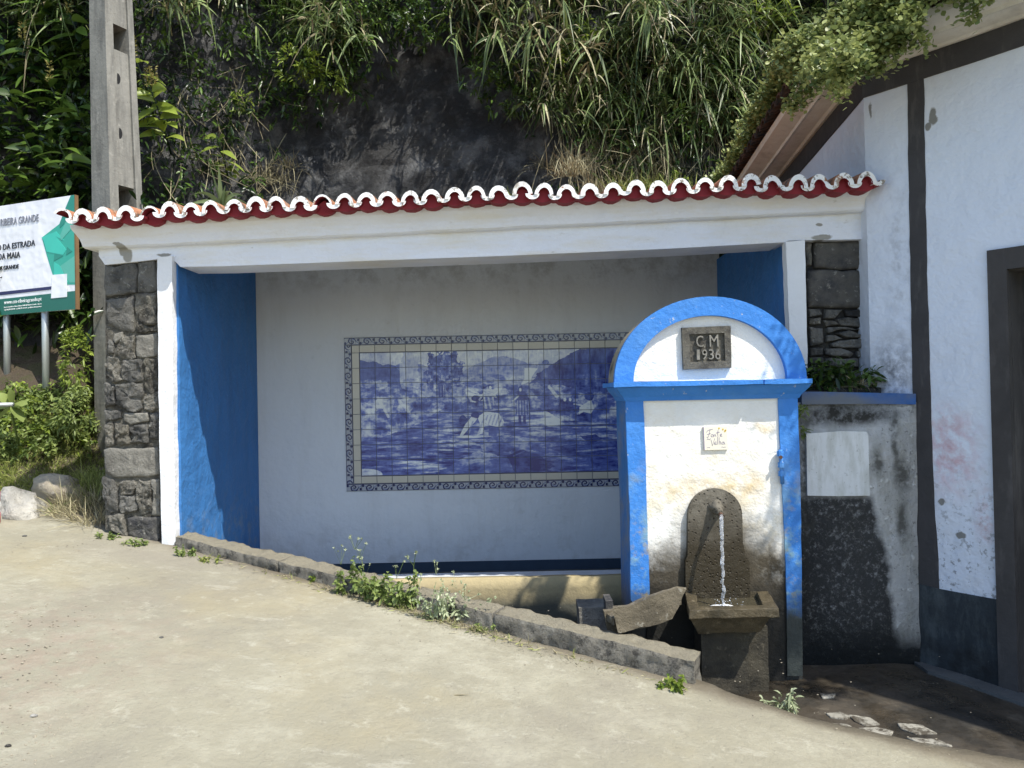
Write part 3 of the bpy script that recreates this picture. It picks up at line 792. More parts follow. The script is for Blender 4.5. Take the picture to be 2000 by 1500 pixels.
# ------------------------------------------------------------------ kerb
kerb = thing('kerb', (KA + KB) / 2, 'long low weathered stone kerb running down the roadside below the blue shelter', 'kerb')
kd = (KB - KA).normalized(); kn = Vector((-kd.y, kd.x, 0))      # kn points to the shelter
KL = (KB - KA).length
cuts = [0, 0.98, 1.95, 2.52, KL - 0.05]
for i in range(4):
    t0, t1 = cuts[i] + 0.003, cuts[i + 1] - 0.003
    bm = bmesh.new()
    def kp(t, w, h):
        p = KA + kd * t + kn * w
        q = KA + kd * t
        top = 0.055 + 0.065 * (t / KL)
        return Vector((p.x, p.y, road_z(q.x, q.y) + (top if h else -0.30)))
    f = [kp(t0, 0, 0), kp(t1, 0, 0), kp(t1, 0, 1), kp(t0, 0, 1)]
    b = [kp(t0, .17, 0), kp(t1, .17, 0), kp(t1, .17, 1), kp(t0, .17, 1)]
    prism(f, b, bm); bev(bm, 0.014, 2)
    subdiv_noise(bm, 0.030, 0.018, 6, 0.013, 24)
    o = from_bm(bm, 'kerb_stone', MT['kerb'], kerb, True)

# ------------------------------------------------------------------ cliff
def cliff_y(x, z):
    b = 8.25 + 0.20 * (z - 2.2)
    b -= 0.75 * sm(-2.6, -4.2, x) + 0.25 * sm(-4, -8, x)
    b += 0.35 * sm(1.2, -1.6, abs(x + 0.6)) * sm(2.0, 3.0, z) * sm(5.2, 4.0, z)
    b -= 0.15 * sm(4.6, 5.8, z)
    p = Vector((x, z, 0))
    b += 0.28 * noise.noise(p * 0.7) + 0.16 * noise.ridged_multi_fractal(p * 1.1, 1.0, 2.1, 4, 1.0, 2.0, noise_basis='PERLIN_ORIGINAL') * 0.5 + 0.05 * noise.noise(p * 4.5) + 0.03 * noise.noise(p * 11)
    return b
def cliff_mesh():
    nx, nz = 330, 150
    V, Q = [], []
    for i in range(nx + 1):
        x = -11 + 22 * i / nx
        for j in range(nz + 1):
            z = -0.3 + 10.0 * j / nz
            V.append((x, cliff_y(x, z), z))
    for i in range(nx):
        for j in range(nz):
            a = i * (nz + 1) + j
            Q.append((a, a + nz + 1, a + nz + 2, a + 1))
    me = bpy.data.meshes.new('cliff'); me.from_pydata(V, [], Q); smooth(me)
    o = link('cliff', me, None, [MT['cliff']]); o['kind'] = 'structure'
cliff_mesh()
def onC(x, y, o=0.0):                 # where a line of sight meets the cliff, o metres in front of it
    d = ray(x, y); t = 5.5
    while t < 12:
        p = CAM + d * t
        if p.y >= cliff_y(p.x, p.z) - o: return p
        t += 0.03
    return CAM + d * 8

# ------------------------------------------------------------------ the shelter
XL, XR, YB, ZF = at(503, 770, 7.1).x, at(1411, 770, 7.1).x, 7.1, -0.03
XO = onF(203, 700).x                                     # outer left side
shelter = thing('open_shelter', (0, 6.2, 0), 'open white and blue roadside shelter with a wavy tiled eave against the cliff', 'shelter')
XWR = 2.36
def zline(X, z0=2.676):                                  # cornice bottom, slightly out of level
    return z0 + 0.0187 * (X + 2.9)
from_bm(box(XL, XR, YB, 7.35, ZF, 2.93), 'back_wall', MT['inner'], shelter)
from_bm(box(XL, XR + 0.01, YB - 0.012, YB + 0.01, ZF, 0.06), 'skirting', MT['skirt'], shelter)
def blk(name, x0, x1, y0, y1, z0, z1, mat, parent=None):
    return from_bm(box(x0, x1, y0, y1, z0, z1), name, mat, parent or shelter)
blk('side_wall', XO + 0.03, XL - 0.03, 5.52, 7.34, -0.3, 2.80, MT['mortar'])
blk('side_wall', XR + 0.03, XWR, 5.36, 7.34, -0.3, 2.83, MT['mortar'])
blk('blue_wall', XL - 0.03, XL, 5.44, 7.098, -0.3, 2.80, MT['blue_wall'])
blk('blue_wall', XR - 0.025, XR + 0.03, 5.27, 7.098, -0.3, 2.80, MT['blue_wall'])
blk('floor', XL + .001, XR - .001, 6.1, 7.1, -0.3, ZF, MT['strip'])
# lintel: two faces, open underside 0.3 deep
lint = [(193, 500), (205, 517), (250, 513), (308, 506), (340, 508), (352, 521), (430, 520), (700, 510), (1000, 499), (1300, 486), (1533, 473), (1540, 470), (1570, 469), (1640, 468), (1697, 467)]
low = [onF(x, y) for x, y in lint]
top = [Vector((p.x, p.y, zline(p.x) + 0.13)) for p in low]
outl = low + top[::-1]
bm = bmesh.new()
def strip_solid(lowp, topp, depth, bm):
    n = len(lowp)
    a = [bm.verts.new(p) for p in lowp]; b = [bm.verts.new(p) for p in topp]
    c = [bm.verts.new(p + Vector((0, depth, 0))) for p in lowp]; d = [bm.verts.new(p + Vector((0, depth, 0))) for p in topp]
    for i in range(n - 1):
        bm.faces.new((a[i], a[i + 1], b[i + 1], b[i])); bm.faces.new((c[i + 1], c[i], d[i], d[i + 1]))
        bm.faces.new((a[i + 1], a[i], c[i], c[i + 1])); bm.faces.new((b[i], b[i + 1], d[i + 1], d[i]))
    bm.faces.new((a[0], b[0], d[0], c[0])); bm.faces.new((a[-1], c[-1], d[-1], b[-1]))
strip_solid(low, top, 0.32, bm)
bev(bm, 0.012, 2)
from_bm(bm, 'lintel', MT['white_beam'], shelter, False)
# cornice swept along the front
prof = [(0.0, -0.004), (0.045, 0.0), (0.060, 0.010), (0.066, 0.035), (0.078, 0.065), (0.100, 0.095), (0.122, 0.120), (0.128, 0.150), (-0.25, 0.150), (-0.25, -0.004)]
xl_c, xr_c = onF(182, 487).x, 2.42
bm = bmesh.new(); rings = []
NS = 60
for i in range(NS + 1):
    X = xl_c + (xr_c - xl_c) * i / NS
    wob = 0.004 * noise.noise(Vector((X * 3, 0, 0)))
    ext = (0.0 if i else 1.0)
    rings.append([bm.verts.new((X - ext * max(0, o) * 0.7, YF(X, -o) , zline(X) + z + wob + (0.003 * noise.noise(Vector((X * 6, z * 20, 0)))))) for o, z in prof])
for a, b in zip(rings, rings[1:]):
    for k in range(len(prof)):
        bm.faces.new((a[k], a[(k + 1) % len(prof)], b[(k + 1) % len(prof)], b[k]))
bm.faces.new(rings[0]); bm.faces.new(rings[-1][::-1])
from_bm(bm, 'cornice', MT['white_beam'], shelter, False)
# soffit and roof deck
bm = bmesh.new()
f = [Vector((XO, YF(XO, 0.30), 2.765)), Vector((XWR, YF(XWR, 0.30), 2.80)), Vector((XWR, 7.095, 2.88)), Vector((XO, 7.095, 2.85))]
prism(f, [p + Vector((0, 0, 0.03)) for p in f], bm)
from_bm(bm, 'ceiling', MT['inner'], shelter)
# pilasters
pslab('pilaster', [(307, 502), (336, 500), (337, 640), (338, 800), (341, 930), (343, 1064), (330, 1066), (316, 1065), (312, 900), (309, 700)], 0, 0.17, MT['white'], shelter, 0, lambda x, y: onF(x, y, -0.035), 0.05, 0.006)
pslab('pilaster', [(1535, 472), (1572, 469), (1575, 600), (1577, 700), (1578, 800), (1548, 800), (1542, 650)], 0, 0.08, MT['white'], shelter, 0, lambda x, y: onF(x, y, -0.02), 0.05, 0.004)
# stone pier on the left: every stone a part of it
pier = from_bm(prism([onF(x, y, 0.038) for x, y in ((206, 515), (312, 505), (318, 1064), (206, 1035))], [onF(x, y, 0.038) + Vector((0, 0.12, 0)) for x, y in ((206, 515), (312, 505), (318, 1064), (206, 1035))]), 'stone_pier', MT['mortar'], shelter)
PN = -FN
def px_stones(lst, o=0.03, bulge=0.03, nrm=PN, parent=pier):
    for i, (poly, mt, b, r) in enumerate(lst):
        stone('stone', [onF(x, y, o) for x, y in poly], nrm, MT[mt], parent, b * (.55 if parent is pier else .8), 0.07, r * (.9 if parent is pier else 1), 34, i * 3.7, 16)
px_stones([
 ([(205, 520), (225, 521), (262, 511), (268, 512), (268, 572), (240, 575), (215, 580), (206, 578)], 'basalt', .035, .012),
 ([(270, 511), (304, 508), (306, 568), (285, 573), (270, 572)], 'basalt', .025, .010),
 ([(208, 586), (262, 578), (264, 600), (262, 648), (240, 646), (226, 640), (212, 634)], 'basalt', .030, .014),
 ([(266, 576), (306, 571), (308, 632), (290, 636), (266, 620)], 'basalt_pale', .032, .022),
 ([(266, 624), (290, 639), (307, 636), (308, 646), (268, 652)], 'mortar', .02, .02),
 ([(266, 656), (308, 651), (309, 695), (285, 700), (267, 698)], 'ashlar_tan', .022, .006),
 ([(226, 652), (240, 648), (241, 660), (226, 672), (222, 664)], 'ashlar_tan', .03, .006),
 ([(212, 662), (222, 668), (222, 690), (212, 690)], 'basalt', .03, .012),
 ([(226, 674), (244, 656), (263, 656), (264, 700), (240, 702), (226, 694)], 'basalt_pale', .028, .024),
 ([(208, 696), (236, 698), (238, 742), (222, 748), (208, 736)], 'basalt_pale', .030, .026),
 ([(240, 704), (278, 702), (280, 742), (256, 748), (240, 744)], 'basalt', .038, .026),
 ([(282, 702), (310, 700), (311, 760), (296, 772), (283, 756)], 'mortar', .026, .022),
 ([(206, 748), (224, 752), (226, 790), (206, 796)], 'basalt', .030, .020),
 ([(228, 750), (278, 748), (279, 796), (262, 806), (238, 802), (228, 790)], 'basalt', .034, .028),
 ([(282, 772), (310, 764), (311, 800), (296, 806), (282, 800)], 'basalt_pale', .030, .018),
 ([(204, 800), (234, 804), (238, 818), (210, 824)], 'basalt', .028, .014),
 ([(242, 806), (290, 806), (291, 822), (256, 830), (242, 822)], 'ashlar_tan', .020, .010),
 ([(294, 808), (311, 806), (311, 858), (294, 856)], 'basalt', .028, .020),
 ([(206, 828), (222, 826), (226, 868), (206, 872)], 'basalt_pale', .028, .020),
 ([(228, 826), (252, 832), (254, 866), (230, 870)], 'mortar', .030, .026),
 ([(256, 832), (291, 826), (291, 866), (258, 868)], 'basalt', .030, .026),
 ([(202, 878), (212, 874), (240, 876), (310, 874), (312, 926), (290, 932), (222, 932), (204, 920)], 'ashlar_tan', .026, .006),
 ([(202, 930), (224, 938), (230, 960), (230, 996), (214, 1004), (204, 980)], 'basalt', .032, .022),
 ([(233, 938), (262, 936), (270, 952), (262, 966), (236, 966)], 'basalt_pale', .036, .020),
 ([(234, 968), (262, 968), (272, 990), (270, 998), (236, 1000)], 'basalt', .034, .022),
 ([(272, 938), (294, 936), (296, 1004), (276, 1006), (266, 966)], 'basalt_pale', .026, .026),
 ([(298, 936), (312, 934), (313, 1008), (298, 1006)], 'ashlar_tan', .022, .014),
 ([(212, 1006), (244, 1004), (247, 1046), (224, 1040), (212, 1024)], 'basalt_pale', .030, .018),
 ([(250, 1010), (312, 1010), (314, 1062), (282, 1056), (250, 1046)], 'ashlar', .030, .016),
])
# stone pier on the right
pier2 = from_bm(prism([onF(x, y, 0.10) for x, y in ((1574, 469), (1697, 466), (1702, 775), (1576, 775))], [onF(x, y, 0.10) + Vector((0, 0.1, 0)) for x, y in ((1574, 469), (1697, 466), (1702, 775), (1576, 775))]), 'stone_pier', MT['darkgap'], shelter)
px_stones([
 ([(1571, 473), (1583, 474), (1584, 520), (1573, 520)], 'basalt_pale', .03, .008),
 ([(1588, 474), (1610, 472), (1690, 470), (1688, 500), (1688, 524), (1640, 528), (1589, 524)], 'ashlar', .045, .008),
 ([(1574, 530), (1600, 526), (1690, 529), (1692, 560), (1688, 600), (1660, 601), (1577, 600)], 'ashlar', .045, .008),
 ([(1578, 604), (1600, 606), (1606, 616), (1580, 619)], 'basalt', .03, .008), ([(1610, 604), (1644, 606), (1630, 622), (1608, 622)], 'basalt', .03, .008),
 ([(1648, 606), (1680, 604), (1694, 612), (1680, 620), (1650, 618)], 'darkgap', .03, .008), ([(1579, 622), (1602, 622), (1603, 634), (1580, 634)], 'basalt_pale', .03, .008),
 ([(1632, 624), (1650, 620), (1676, 622), (1678, 640), (1640, 636)], 'basalt', .03, .008), ([(1681, 618), (1699, 616), (1701, 656), (1690, 650), (1680, 636)], 'basalt_pale', .03, .010),
 ([(1606, 626), (1630, 626), (1640, 634), (1610, 638)], 'basalt_pale', .03, .008), ([(1580, 638), (1606, 642), (1608, 672), (1582, 676)], 'basalt', .035, .008),
 ([(1614, 640), (1650, 638), (1678, 644), (1640, 644), (1616, 650)], 'basalt', .03, .006), ([(1630, 652), (1656, 645), (1682, 654), (1688, 660), (1650, 660)], 'basalt', .04, .006),
 ([(1612, 656), (1630, 654), (1644, 662), (1612, 668)], 'basalt', .03, .006), ([(1620, 672), (1640, 664), (1700, 662), (1698, 680), (1650, 680), (1624, 678)], 'basalt', .045, .007),
 ([(1580, 680), (1606, 680), (1606, 694), (1580, 694)], 'basalt', .03, .007), ([(1610, 682), (1640, 680), (1666, 690), (1660, 698), (1612, 694)], 'basalt', .04, .007),
 ([(1672, 686), (1699, 684), (1700, 700), (1674, 698)], 'basalt', .03, .007), ([(1582, 698), (1606, 698), (1606, 712), (1582, 712)], 'basalt', .03, .007),
 ([(1610, 700), (1640, 700), (1676, 700), (1678, 716), (1646, 720), (1612, 714)], 'basalt', .035, .008), ([(1680, 704), (1700, 704), (1701, 722), (1680, 722)], 'basalt', .03, .008),
 ([(1582, 716), (1640, 720), (1640, 740), (1582, 740)], 'basalt', .03, .008), ([(1644, 724), (1700, 726), (1701, 745), (1644, 742)], 'basalt', .03, .008),
], o=0.085, parent=pier2)

# ---- roof tiles
PER = 0.1484
NT_ = 36
def zroof(X): return zline(X) + 0.150
def shell(name, X, zc, kind, w, r_h, thick, y0, L, slope, mats, parent, dx=0.0, roll=0.0, n=9):
    """half-round tile; kind +1 cover (arch), -1 channel; materials: top, rim, under"""
    bm = bmesh.new()
    def P(a, r, t):
        y = y0 + L * t
        wd = w * (1 - 0.16 * t * kind)
        x = -math.cos(a) * wd * 0.5 * r
        z = kind * (math.sin(a) ** (1.10 if kind > 0 else 0.9) if math.sin(a) > 0 else 0) * (r_h if r == 1 else r_h * r)
        x, z = x * math.cos(roll) - z * math.sin(roll), x * math.sin(roll) + z * math.cos(roll)
        return Vector((X + x + dx * t, y, zc + z + slope * L * t))
    angs = [math.pi * k / n for k in range(n + 1)]
    ri = 1 - thick / max(r_h, 0.02)
    ts = [0, 0.5, 1.0]
    o = [[bm.verts.new(P(a, 1, t)) for a in angs] for t in ts]
    i_ = [[bm.verts.new(P(a, ri, t)) for a in angs] for t in ts]
    for t in range(2):
        for k in range(n):
            f1 = bm.faces.new((o[t][k], o[t][k + 1], o[t + 1][k + 1], o[t + 1][k])); f1.material_index = 0 if kind > 0 else 2
            f2 = bm.faces.new((i_[t][k + 1], i_[t][k], i_[t + 1][k], i_[t + 1][k + 1])); f2.material_index = 2 if kind > 0 else 0
        for k in (0, n):
            f = bm.faces.new((o[t][k], o[t + 1][k], i_[t + 1][k], i_[t][k])); f.material_index = 1
    for k in range(n):
        f = bm.faces.new((o[0][k + 1], o[0][k], i_[0][k], i_[0][k + 1])); f.material_index = 1
        f = bm.faces.new((o[2][k], o[2][k + 1], i_[2][k + 1], i_[2][k])); f.material_index = 0
    return from_bm(bm, name, mats, parent, False)
tm = [MT['terra'], MT['rim'], MT['red']]
tile_edge_y = lambda X: YF(X, -0.25)
roof = from_bm(prism([Vector((XO, YF(XO, -0.10), zroof(XO) - 0.012)), Vector((XWR, YF(XWR, -0.10), zroof(XWR) - 0.012)), Vector((XWR, 7.36, zroof(XWR) + 0.20)), Vector((XO, 7.36, zroof(XO) + 0.20))],
     [Vector((XO, YF(XO, -0.10), zroof(XO) - 0.05)), Vector((XWR, YF(XWR, -0.10), zroof(XWR) - 0.05)), Vector((XWR, 7.36, 2.94)), Vector((XO, 7.36, 2.935))]), 'roof', MT['terra'], shelter)
mass = bmesh.new()
for i in range(NT_ + 1):
    X = xl_c + 0.02 + (i - 0.15) * PER + random.uniform(-.006, .006)
    sag = 0.022 * noise.noise(Vector((X * 1.3, 0, 2))) + random.uniform(-.008, .008)
    z = zroof(X) + 0.022 - 0.012 * max(0, X) + sag
    y = tile_edge_y(X) + random.uniform(-.012, .012)
    # red channel underneath: the lower course seen from below
    if i < NT_:
        Xp = X + PER / 2; q_ = []
        for (a_, b_) in ((-.50, -.006), (-.44, -.022), (-.30, -.036), (-.10, -.044), (.10, -.044), (.30, -.036), (.44, -.022), (.50, -.006), (.36, .012), (.20, .036), (.0, .054), (-.20, .036), (-.36, .012)):
            q_.append(Vector((Xp + a_ * PER, y + (0.034 if i not in (3, 11) else 0.075), z + b_ + random.uniform(-.002, .002))))
        from_bm(prism(q_, [p + Vector((0, 0.24, 0)) for p in q_]), 'red_eave_tile', MT['red'], roof)
    shell('channel_tile', X, z + 0.006, -1, PER * 0.62, 0.038, 0.026, y - 0.004, 0.40, 0.06, tm, roof, random.uniform(-.01, .01), random.uniform(-.05, .05))
    if i < NT_:
        Xc = X + PER / 2
        lift = 0.012 if i in (3, 11, 20, 30) else 0
        shell('cover_tile', Xc, z - 0.010 + lift, 1, PER * random.uniform(.82, .92), random.uniform(.074, .088), random.uniform(.028, .038) if i not in (3, 11) else 0.014, y - 0.012 + (0.03 if i in (3, 11) else 0), 0.40, 0.075, tm, roof, random.uniform(-.02, .02), random.uniform(-.16, .16))
# end tile turned outwards on the left
shell('cover_tile', xl_c - 0.075, zroof(xl_c) + 0.035, 1, 0.13, 0.055, 0.016, tile_edge_y(xl_c) + 0.01, 0.42, 0.03, tm, roof, 0.0, -0.35)
# courses further up the slope, out of the photograph's sight: one joined part
V, Q = [], []
for r in range(5):
    for i in range(NT_ * 8 + 1):
        X = xl_c + i * PER / 8
        ph = (X - xl_c - 0.02) / PER * 2 * math.pi
        wv = -0.045 * math.cos(ph)
        for t in (0, 1):
            yy = tile_edge_y(X) + 0.36 + r * 0.36 + t * 0.40
            V.append((X, yy, zroof(X) + 0.040 - 0.012 * max(0, X) + wv + (yy - tile_edge_y(X)) * 0.085 + 0.02 - t * 0.02 + 0.004))
base = 0
for r in range(5):
    for i in range(NT_ * 8):
        a = base + i * 2
        Q.append((a, a + 2, a + 3, a + 1))
    base += (NT_ * 8 + 1) * 2
me = bpy.data.meshes.new('upper_tiles'); me.from_pydata(V, [], Q)
link('upper_tiles', me, roof, [MT['terra']])['kind'] = 'stuff'

# low pale wall in front of the shelter floor
bm = box(XL + 0.002, 1.02, 5.90, 5.98, -0.5, 0.183)
bev(bm, 0.02, 2); subdiv_noise(bm, 0.12, 0.010, 4)
o = from_bm(bm, 'low_parapet', MT['bench'], None, True)
tag(o, 'low yellowish cement wall along the front edge of the shelter floor', 'low wall')
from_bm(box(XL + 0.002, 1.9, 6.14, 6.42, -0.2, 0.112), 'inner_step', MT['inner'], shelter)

# ------------------------------------------------------------------ azulejo picture
def picture():
    """blue painted riverside scene, 19 x 10 tile units at 48 px"""
    U = 56; W, H = 19 * U, 10 * U
    g = np.random.default_rng(3)
    yy, xx = np.mgrid[0:H, 0:W]; X = xx / U - 1.0; Y = yy / U - 1.0      # picture units, y down; painting is 0..17 x 0..8
    def vn(sx, sy, seed, oct=4):
        r = np.zeros((H, W)); a = 1; tot = 0
        for k in range(oct):
            gr = np.random.default_rng(seed * 17 + k).random((80, 140))
            fx = (xx / U * sx * 2 ** k) % 138; fy = (yy / U * sy * 2 ** k) % 78
            x0 = fx.astype(int); y0 = fy.astype(int); tx = fx - x0; ty = fy - y0
            tx = tx * tx * (3 - 2 * tx); ty = ty * ty * (3 - 2 * ty)
            v = (gr[y0, x0] * (1 - tx) + gr[y0, x0 + 1] * tx) * (1 - ty) + (gr[y0 + 1, x0] * (1 - tx) + gr[y0 + 1, x0 + 1] * tx) * ty
            r += v * a; tot += a; a *= 0.55
        return r / tot
    def poly(pts, wob=0.08, seed=1):
        px = X + (vn(2.0, 2.0, seed) - .5) * wob * 3; py = Y + (vn(2.0, 2.0, seed + 5) - .5) * wob * 3
        ins = np.zeros((H, W), bool); n = len(pts)
        for i in range(n):
            x1, y1 = pts[i]; x2, y2 = pts[(i + 1) % n]
            c = ((y1 > py) != (y2 > py)) & (px < (x2 - x1) * (py - y1) / ((y2 - y1) or 1e-9) + x1)
            ins ^= c
        return ins
    def ell(cx, cy, rx, ry, wob=0.1, seed=2):
        d = ((X - cx) / rx) ** 2 + ((Y - cy) / ry) ** 2 + (vn(2.5, 2.5, seed) - .5) * wob * 6
        return d < 1
    v = np.full((H, W), 0.80)                       # 1 = white glaze, 0 = deep cobalt
    n1 = vn(0.5, 0.8, 1); n2 = vn(1.5, 1.5, 2); fine = vn(5, 5, 3); stre = vn(0.9, 7, 4); rockn = vn(1.3, 2.2, 6)
    v = 0.74 + (n1 - .5) * 0.35 - 0.05 * Y
    v[poly([(6.5, 1.4), (8, .7), (9, .35), (10, .5), (11, .9), (12.2, .9), (13, 1.1), (13, 2.6), (6, 2.6)])] = 0.52
    v = np.where(poly([(3, .6), (4.5, 1.0), (6.5, 1.4), (9, 1.6), (12, 1.7), (12, 4), (0, 4), (2, 1)]), 0.50 + (n2 - .5) * .5, v)
    v = np.where(poly([(0, .5), (1.3, .7), (2.3, .9), (2.9, 1.6), (3.0, 3), (0, 3)], .1, 3), 0.24 + (n2 - .5) * .3, v)
    v = np.where(ell(3.2, 1.6, .7, 1.7, .3, 12) & (X > 2.6), 0.62 + (n2 - .5) * .3, v)
    v = np.where(poly([(13.6, .4), (14.2, .05), (17, -.2), (17, 2.7), (15, 2.6), (13, 2.5), (11, 2.4), (11.3, 1.9), (12.3, 1.1)], .1, 7), 0.20 + (vn(3, 1.2, 9) - .5) * .75, v)
    v = np.where(poly([(10.7, 1.2), (11.6, 1.2), (11.2, 1.8), (11.1, 2.1), (10.4, 2.3), (10.7, 1.9)], .03, 8), 0.93, v)
    v = np.where(ell(12.1, .85, .22, .16, .3, 3), 0.38, v)
    # middle ground rocks
    mid = poly([(0, 1.95), (1, 1.8), (3, 2.4), (5, 2.9), (8, 2.2), (12, 2.2), (14, 2.6), (17, 2.3), (17, 5.2), (12, 4.7), (9, 3.6), (5, 4.1), (3, 4.9), (0, 5.6)], .1, 5)
    v = np.where(mid, 0.38 + (rockn - .5) * 1.0, v)
    for (cx, cy, rx, ry) in ((.5, 2.0, .45, .28), (1.3, 2.1, .5, .3), (2.3, 2.4, .4, .2), (1.6, 3.3, .6, .5), (2.9, 3.4, .5, .5), (5.0, 3.6, .5, .3), (7.4, 2.6, .6, .2), (9.0, 2.7, .9, .25)):
        v = np.where(ell(cx, cy, rx, ry, .25, 4), 0.55 + (rockn - .5) * .9, v)
    v = np.where(poly([(12.2, 2.4), (13.1, 3.3), (14.4, 3.8), (15, 4.3), (14, 4.6), (12.5, 4), (11, 2.6)], .06, 6), 0.28 + (rockn - .5) * .7, v)
    # tree
    tr = ell(5.6, 1.15, 1.25, 1.25, .35, 21) | ell(4.95, 1.6, .6, .9, .3, 22)
    v = np.where(tr, 0.30 + (vn(6, 6, 23) - .5) * 1.1, v)
    v = np.where(((abs(X - 5.15) < .05) | (abs(X - 5.35) < .05) | (abs(X - 5.5) < .03)) & (Y > 2.2) & (Y < 3.0), 0.15, v)
    # river
    riv = poly([(5, 4.0), (9, 3.6), (12, 4.0), (13, 4.6), (17, 5.0), (17, 8.1), (0, 8.1), (0, 5.8), (3, 5.0)], .08, 10)
    v = np.where(riv, 0.40 + (stre - .5) * 1.0 - .22 * (Y - 4) / 4 + .1 * (X > 9), v)
    sp = np.exp(-((X - 6.9) / 1.6) ** 2 - ((Y - 5.9) / .7) ** 2); v = np.where(riv, v + sp * (stre - .25) * 1.3, v)
    sp = np.exp(-((X - 4.6) / 1.8) ** 2 - ((Y - 7.2) / .6) ** 2); v = np.where(riv, v + sp * (stre - .3) * 1.2, v)
    sp = np.exp(-((X - 12) / 3.5) ** 2 - ((Y - 4.7) / .5) ** 2); v = np.where(riv, v + sp * (stre - .3) * 1.0, v)
    # foreground rocks
    v = np.where(poly([(7.7, 5.9), (9.2, 5.5), (11, 5.8), (13.4, 5.9), (16, 6.1), (17, 6.4), (17, 6.8), (13.6, 6.9), (11, 6.6), (7.9, 6.6)], .12, 13), 0.40 - .22 * (Y - 6) + (rockn - .5) * .9, v)
    v = np.where(poly([(12, 6.4), (14.4, 6.2), (17, 6.1), (17, 8), (14.5, 7.6), (13.2, 6.9)], .1, 14), 0.22 + (stre - .5) * .6, v)
    v = np.where(poly([(4.8, 7.85), (6.6, 7.0), (7.6, 6.5), (9.1, 6.9), (10, 8), (4.8, 8)], .08, 15), 0.44 - .16 * (Y - 6.8) + (rockn - .5) * .7, v)
    v = np.where(poly([(9.4, 6.9), (10.4, 6.55), (11.4, 6.8), (12.6, 7.6), (11.5, 7.95), (10, 7.9)], .08, 16), 0.05 + (rockn - .5) * .5, v)
    v = np.where(poly([(14.2, 5.7), (15.2, 5.6), (15.7, 5.9), (15.0, 6.2)], .05, 17), 0.15, v)
    v = np.where(ell(0.4, 8.0, .95, .45, .05, 18), 0.72, v)
    # figures
    v = np.where(poly([(8.0, 2.55), (8.3, 2.35), (8.7, 2.6), (8.9, 3.1), (8.6, 3.0), (8.0, 3.2)], .02), 0.62, v)
    v = np.where(ell(8.45, 2.35, .14, .16, 0), 0.18, v); v = np.where(ell(8.47, 2.42, .09, .11, 0), 0.75, v)
    v = np.where(poly([(8.0, 3.0), (8.7, 3.0), (8.65, 3.8), (8.05, 3.8)], .02), 0.40, v)
    v = np.where(poly([(6.9, 2.7), (8.0, 2.9), (8.0, 3.3), (7.2, 3.35)], .06), 0.80, v); v = np.where(ell(7.6, 3.1, .38, .22, .05), 0.12, v)
    v = np.where(poly([(10.25, 2.7), (10.7, 2.7), (11.0, 3.2), (10.9, 3.4), (10.2, 3.3)], .02), 0.12, v)
    v = np.where(poly([(10.2, 3.3), (10.9, 3.3), (11.05, 4.25), (10.05, 4.25)], .02), 0.30 + 0.25 * (np.sin(X * 34) > .2), v)
    v = np.where(ell(10.45, 2.55, .16, .2, 0), 0.10, v); v = np.where(ell(10.42, 2.6, .08, .11, 0), 0.8, v)
    v = np.where(((abs(X - 10.35) < .09) | (abs(X - 10.65) < .09)) & (Y > 4.25) & (Y < 4.8), 0.10, v)
    v = np.where(poly([(7.6, 4.3), (8.2, 3.95), (9.0, 4.1), (9.35, 4.7), (9.1, 5.0), (8.4, 4.9), (8.1, 4.7), (7.9, 5.4), (7.5, 5.55), (7.8, 4.9)], .02), 0.86, v)
    v = np.where(ell(7.45, 4.2, .28, .24, .05), 0.10, v); v = np.where(ell(6.65, 4.55, .25, .38, .05), 0.14, v)
    v = np.where(poly([(6.8, 4.8), (7.2, 4.3), (7.6, 4.4), (7.2, 4.9), (6.6, 5.5), (6.4, 5.5)], .02), 0.84, v)
    v = np.where(poly([(8.3, 4.9), (9.0, 5.0), (8.8, 5.6), (8.3, 5.55)], .02), 0.28, v)
    v = np.where(poly([(13.0, 3.3), (13.8, 3.3), (13.9, 4.0), (12.7, 4.15)], .03), 0.08, v); v = np.where(ell(13.3, 3.3, .1, .12, 0), .8, v); v = np.where(ell(13.65, 3.3, .09, .12, 0), .8, v)
    v = np.where(poly([(14.6, 3.6), (15.0, 3.3), (15.2, 3.9), (15.0, 4.25), (14.5, 4.1), (14.2, 4.3), (14.25, 3.8)], .02), 0.80, v); v = np.where(ell(14.9, 3.1, .3, .28, .1), 0.14, v)
    brush = vn(2.2, 14, 51, 3); brush2 = vn(12, 3, 52, 3)
    v = v + np.where(riv, (brush - .5) * .30, (brush2 - .5) * .20)
    fold = (np.sin(X * 26 + Y * 9) > .35) & poly([(8.0, 4.2), (9.2, 4.2), (9.3, 4.95), (8.3, 4.85)], .02); v = np.where(fold, .58, v)
    fold = (np.sin(X * 22 - Y * 4) > .3) & poly([(8.0, 3.0), (8.7, 3.0), (8.65, 3.8), (8.05, 3.8)], .02); v = np.where(fold, .62, v)
    for (x1, y1, x2, y2, w_, c_) in ((6.9, 2.75, 7.9, 2.95, .05, .95), (7.1, 2.55, 7.7, 2.8, .05, .9), (8.7, 2.9, 9.2, 2.5, .05, .9), (8.05, 2.75, 7.75, 3.2, .06, .85), (10.3, 3.0, 9.9, 3.35, .05, .8), (14.4, 3.7, 13.9, 3.6, .05, .85), (14.6, 3.95, 14.1, 4.25, .05, .85), (12.3, 2.45, 12.8, 3.1, .10, .85), (7.3, 4.6, 7.0, 5.4, .05, .55), (8.0, 4.5, 7.6, 5.5, .06, .6), (9.9, 6.9, 10.6, 6.6, .04, .5), (7.0, 6.9, 8.6, 6.75, .05, .6), (14.0, 6.7, 16.5, 6.5, .05, .6), (1.2, 3.0, 1.8, 4.2, .08, .8), (2.5, 3.1, 3.2, 4.0, .08, .75)):
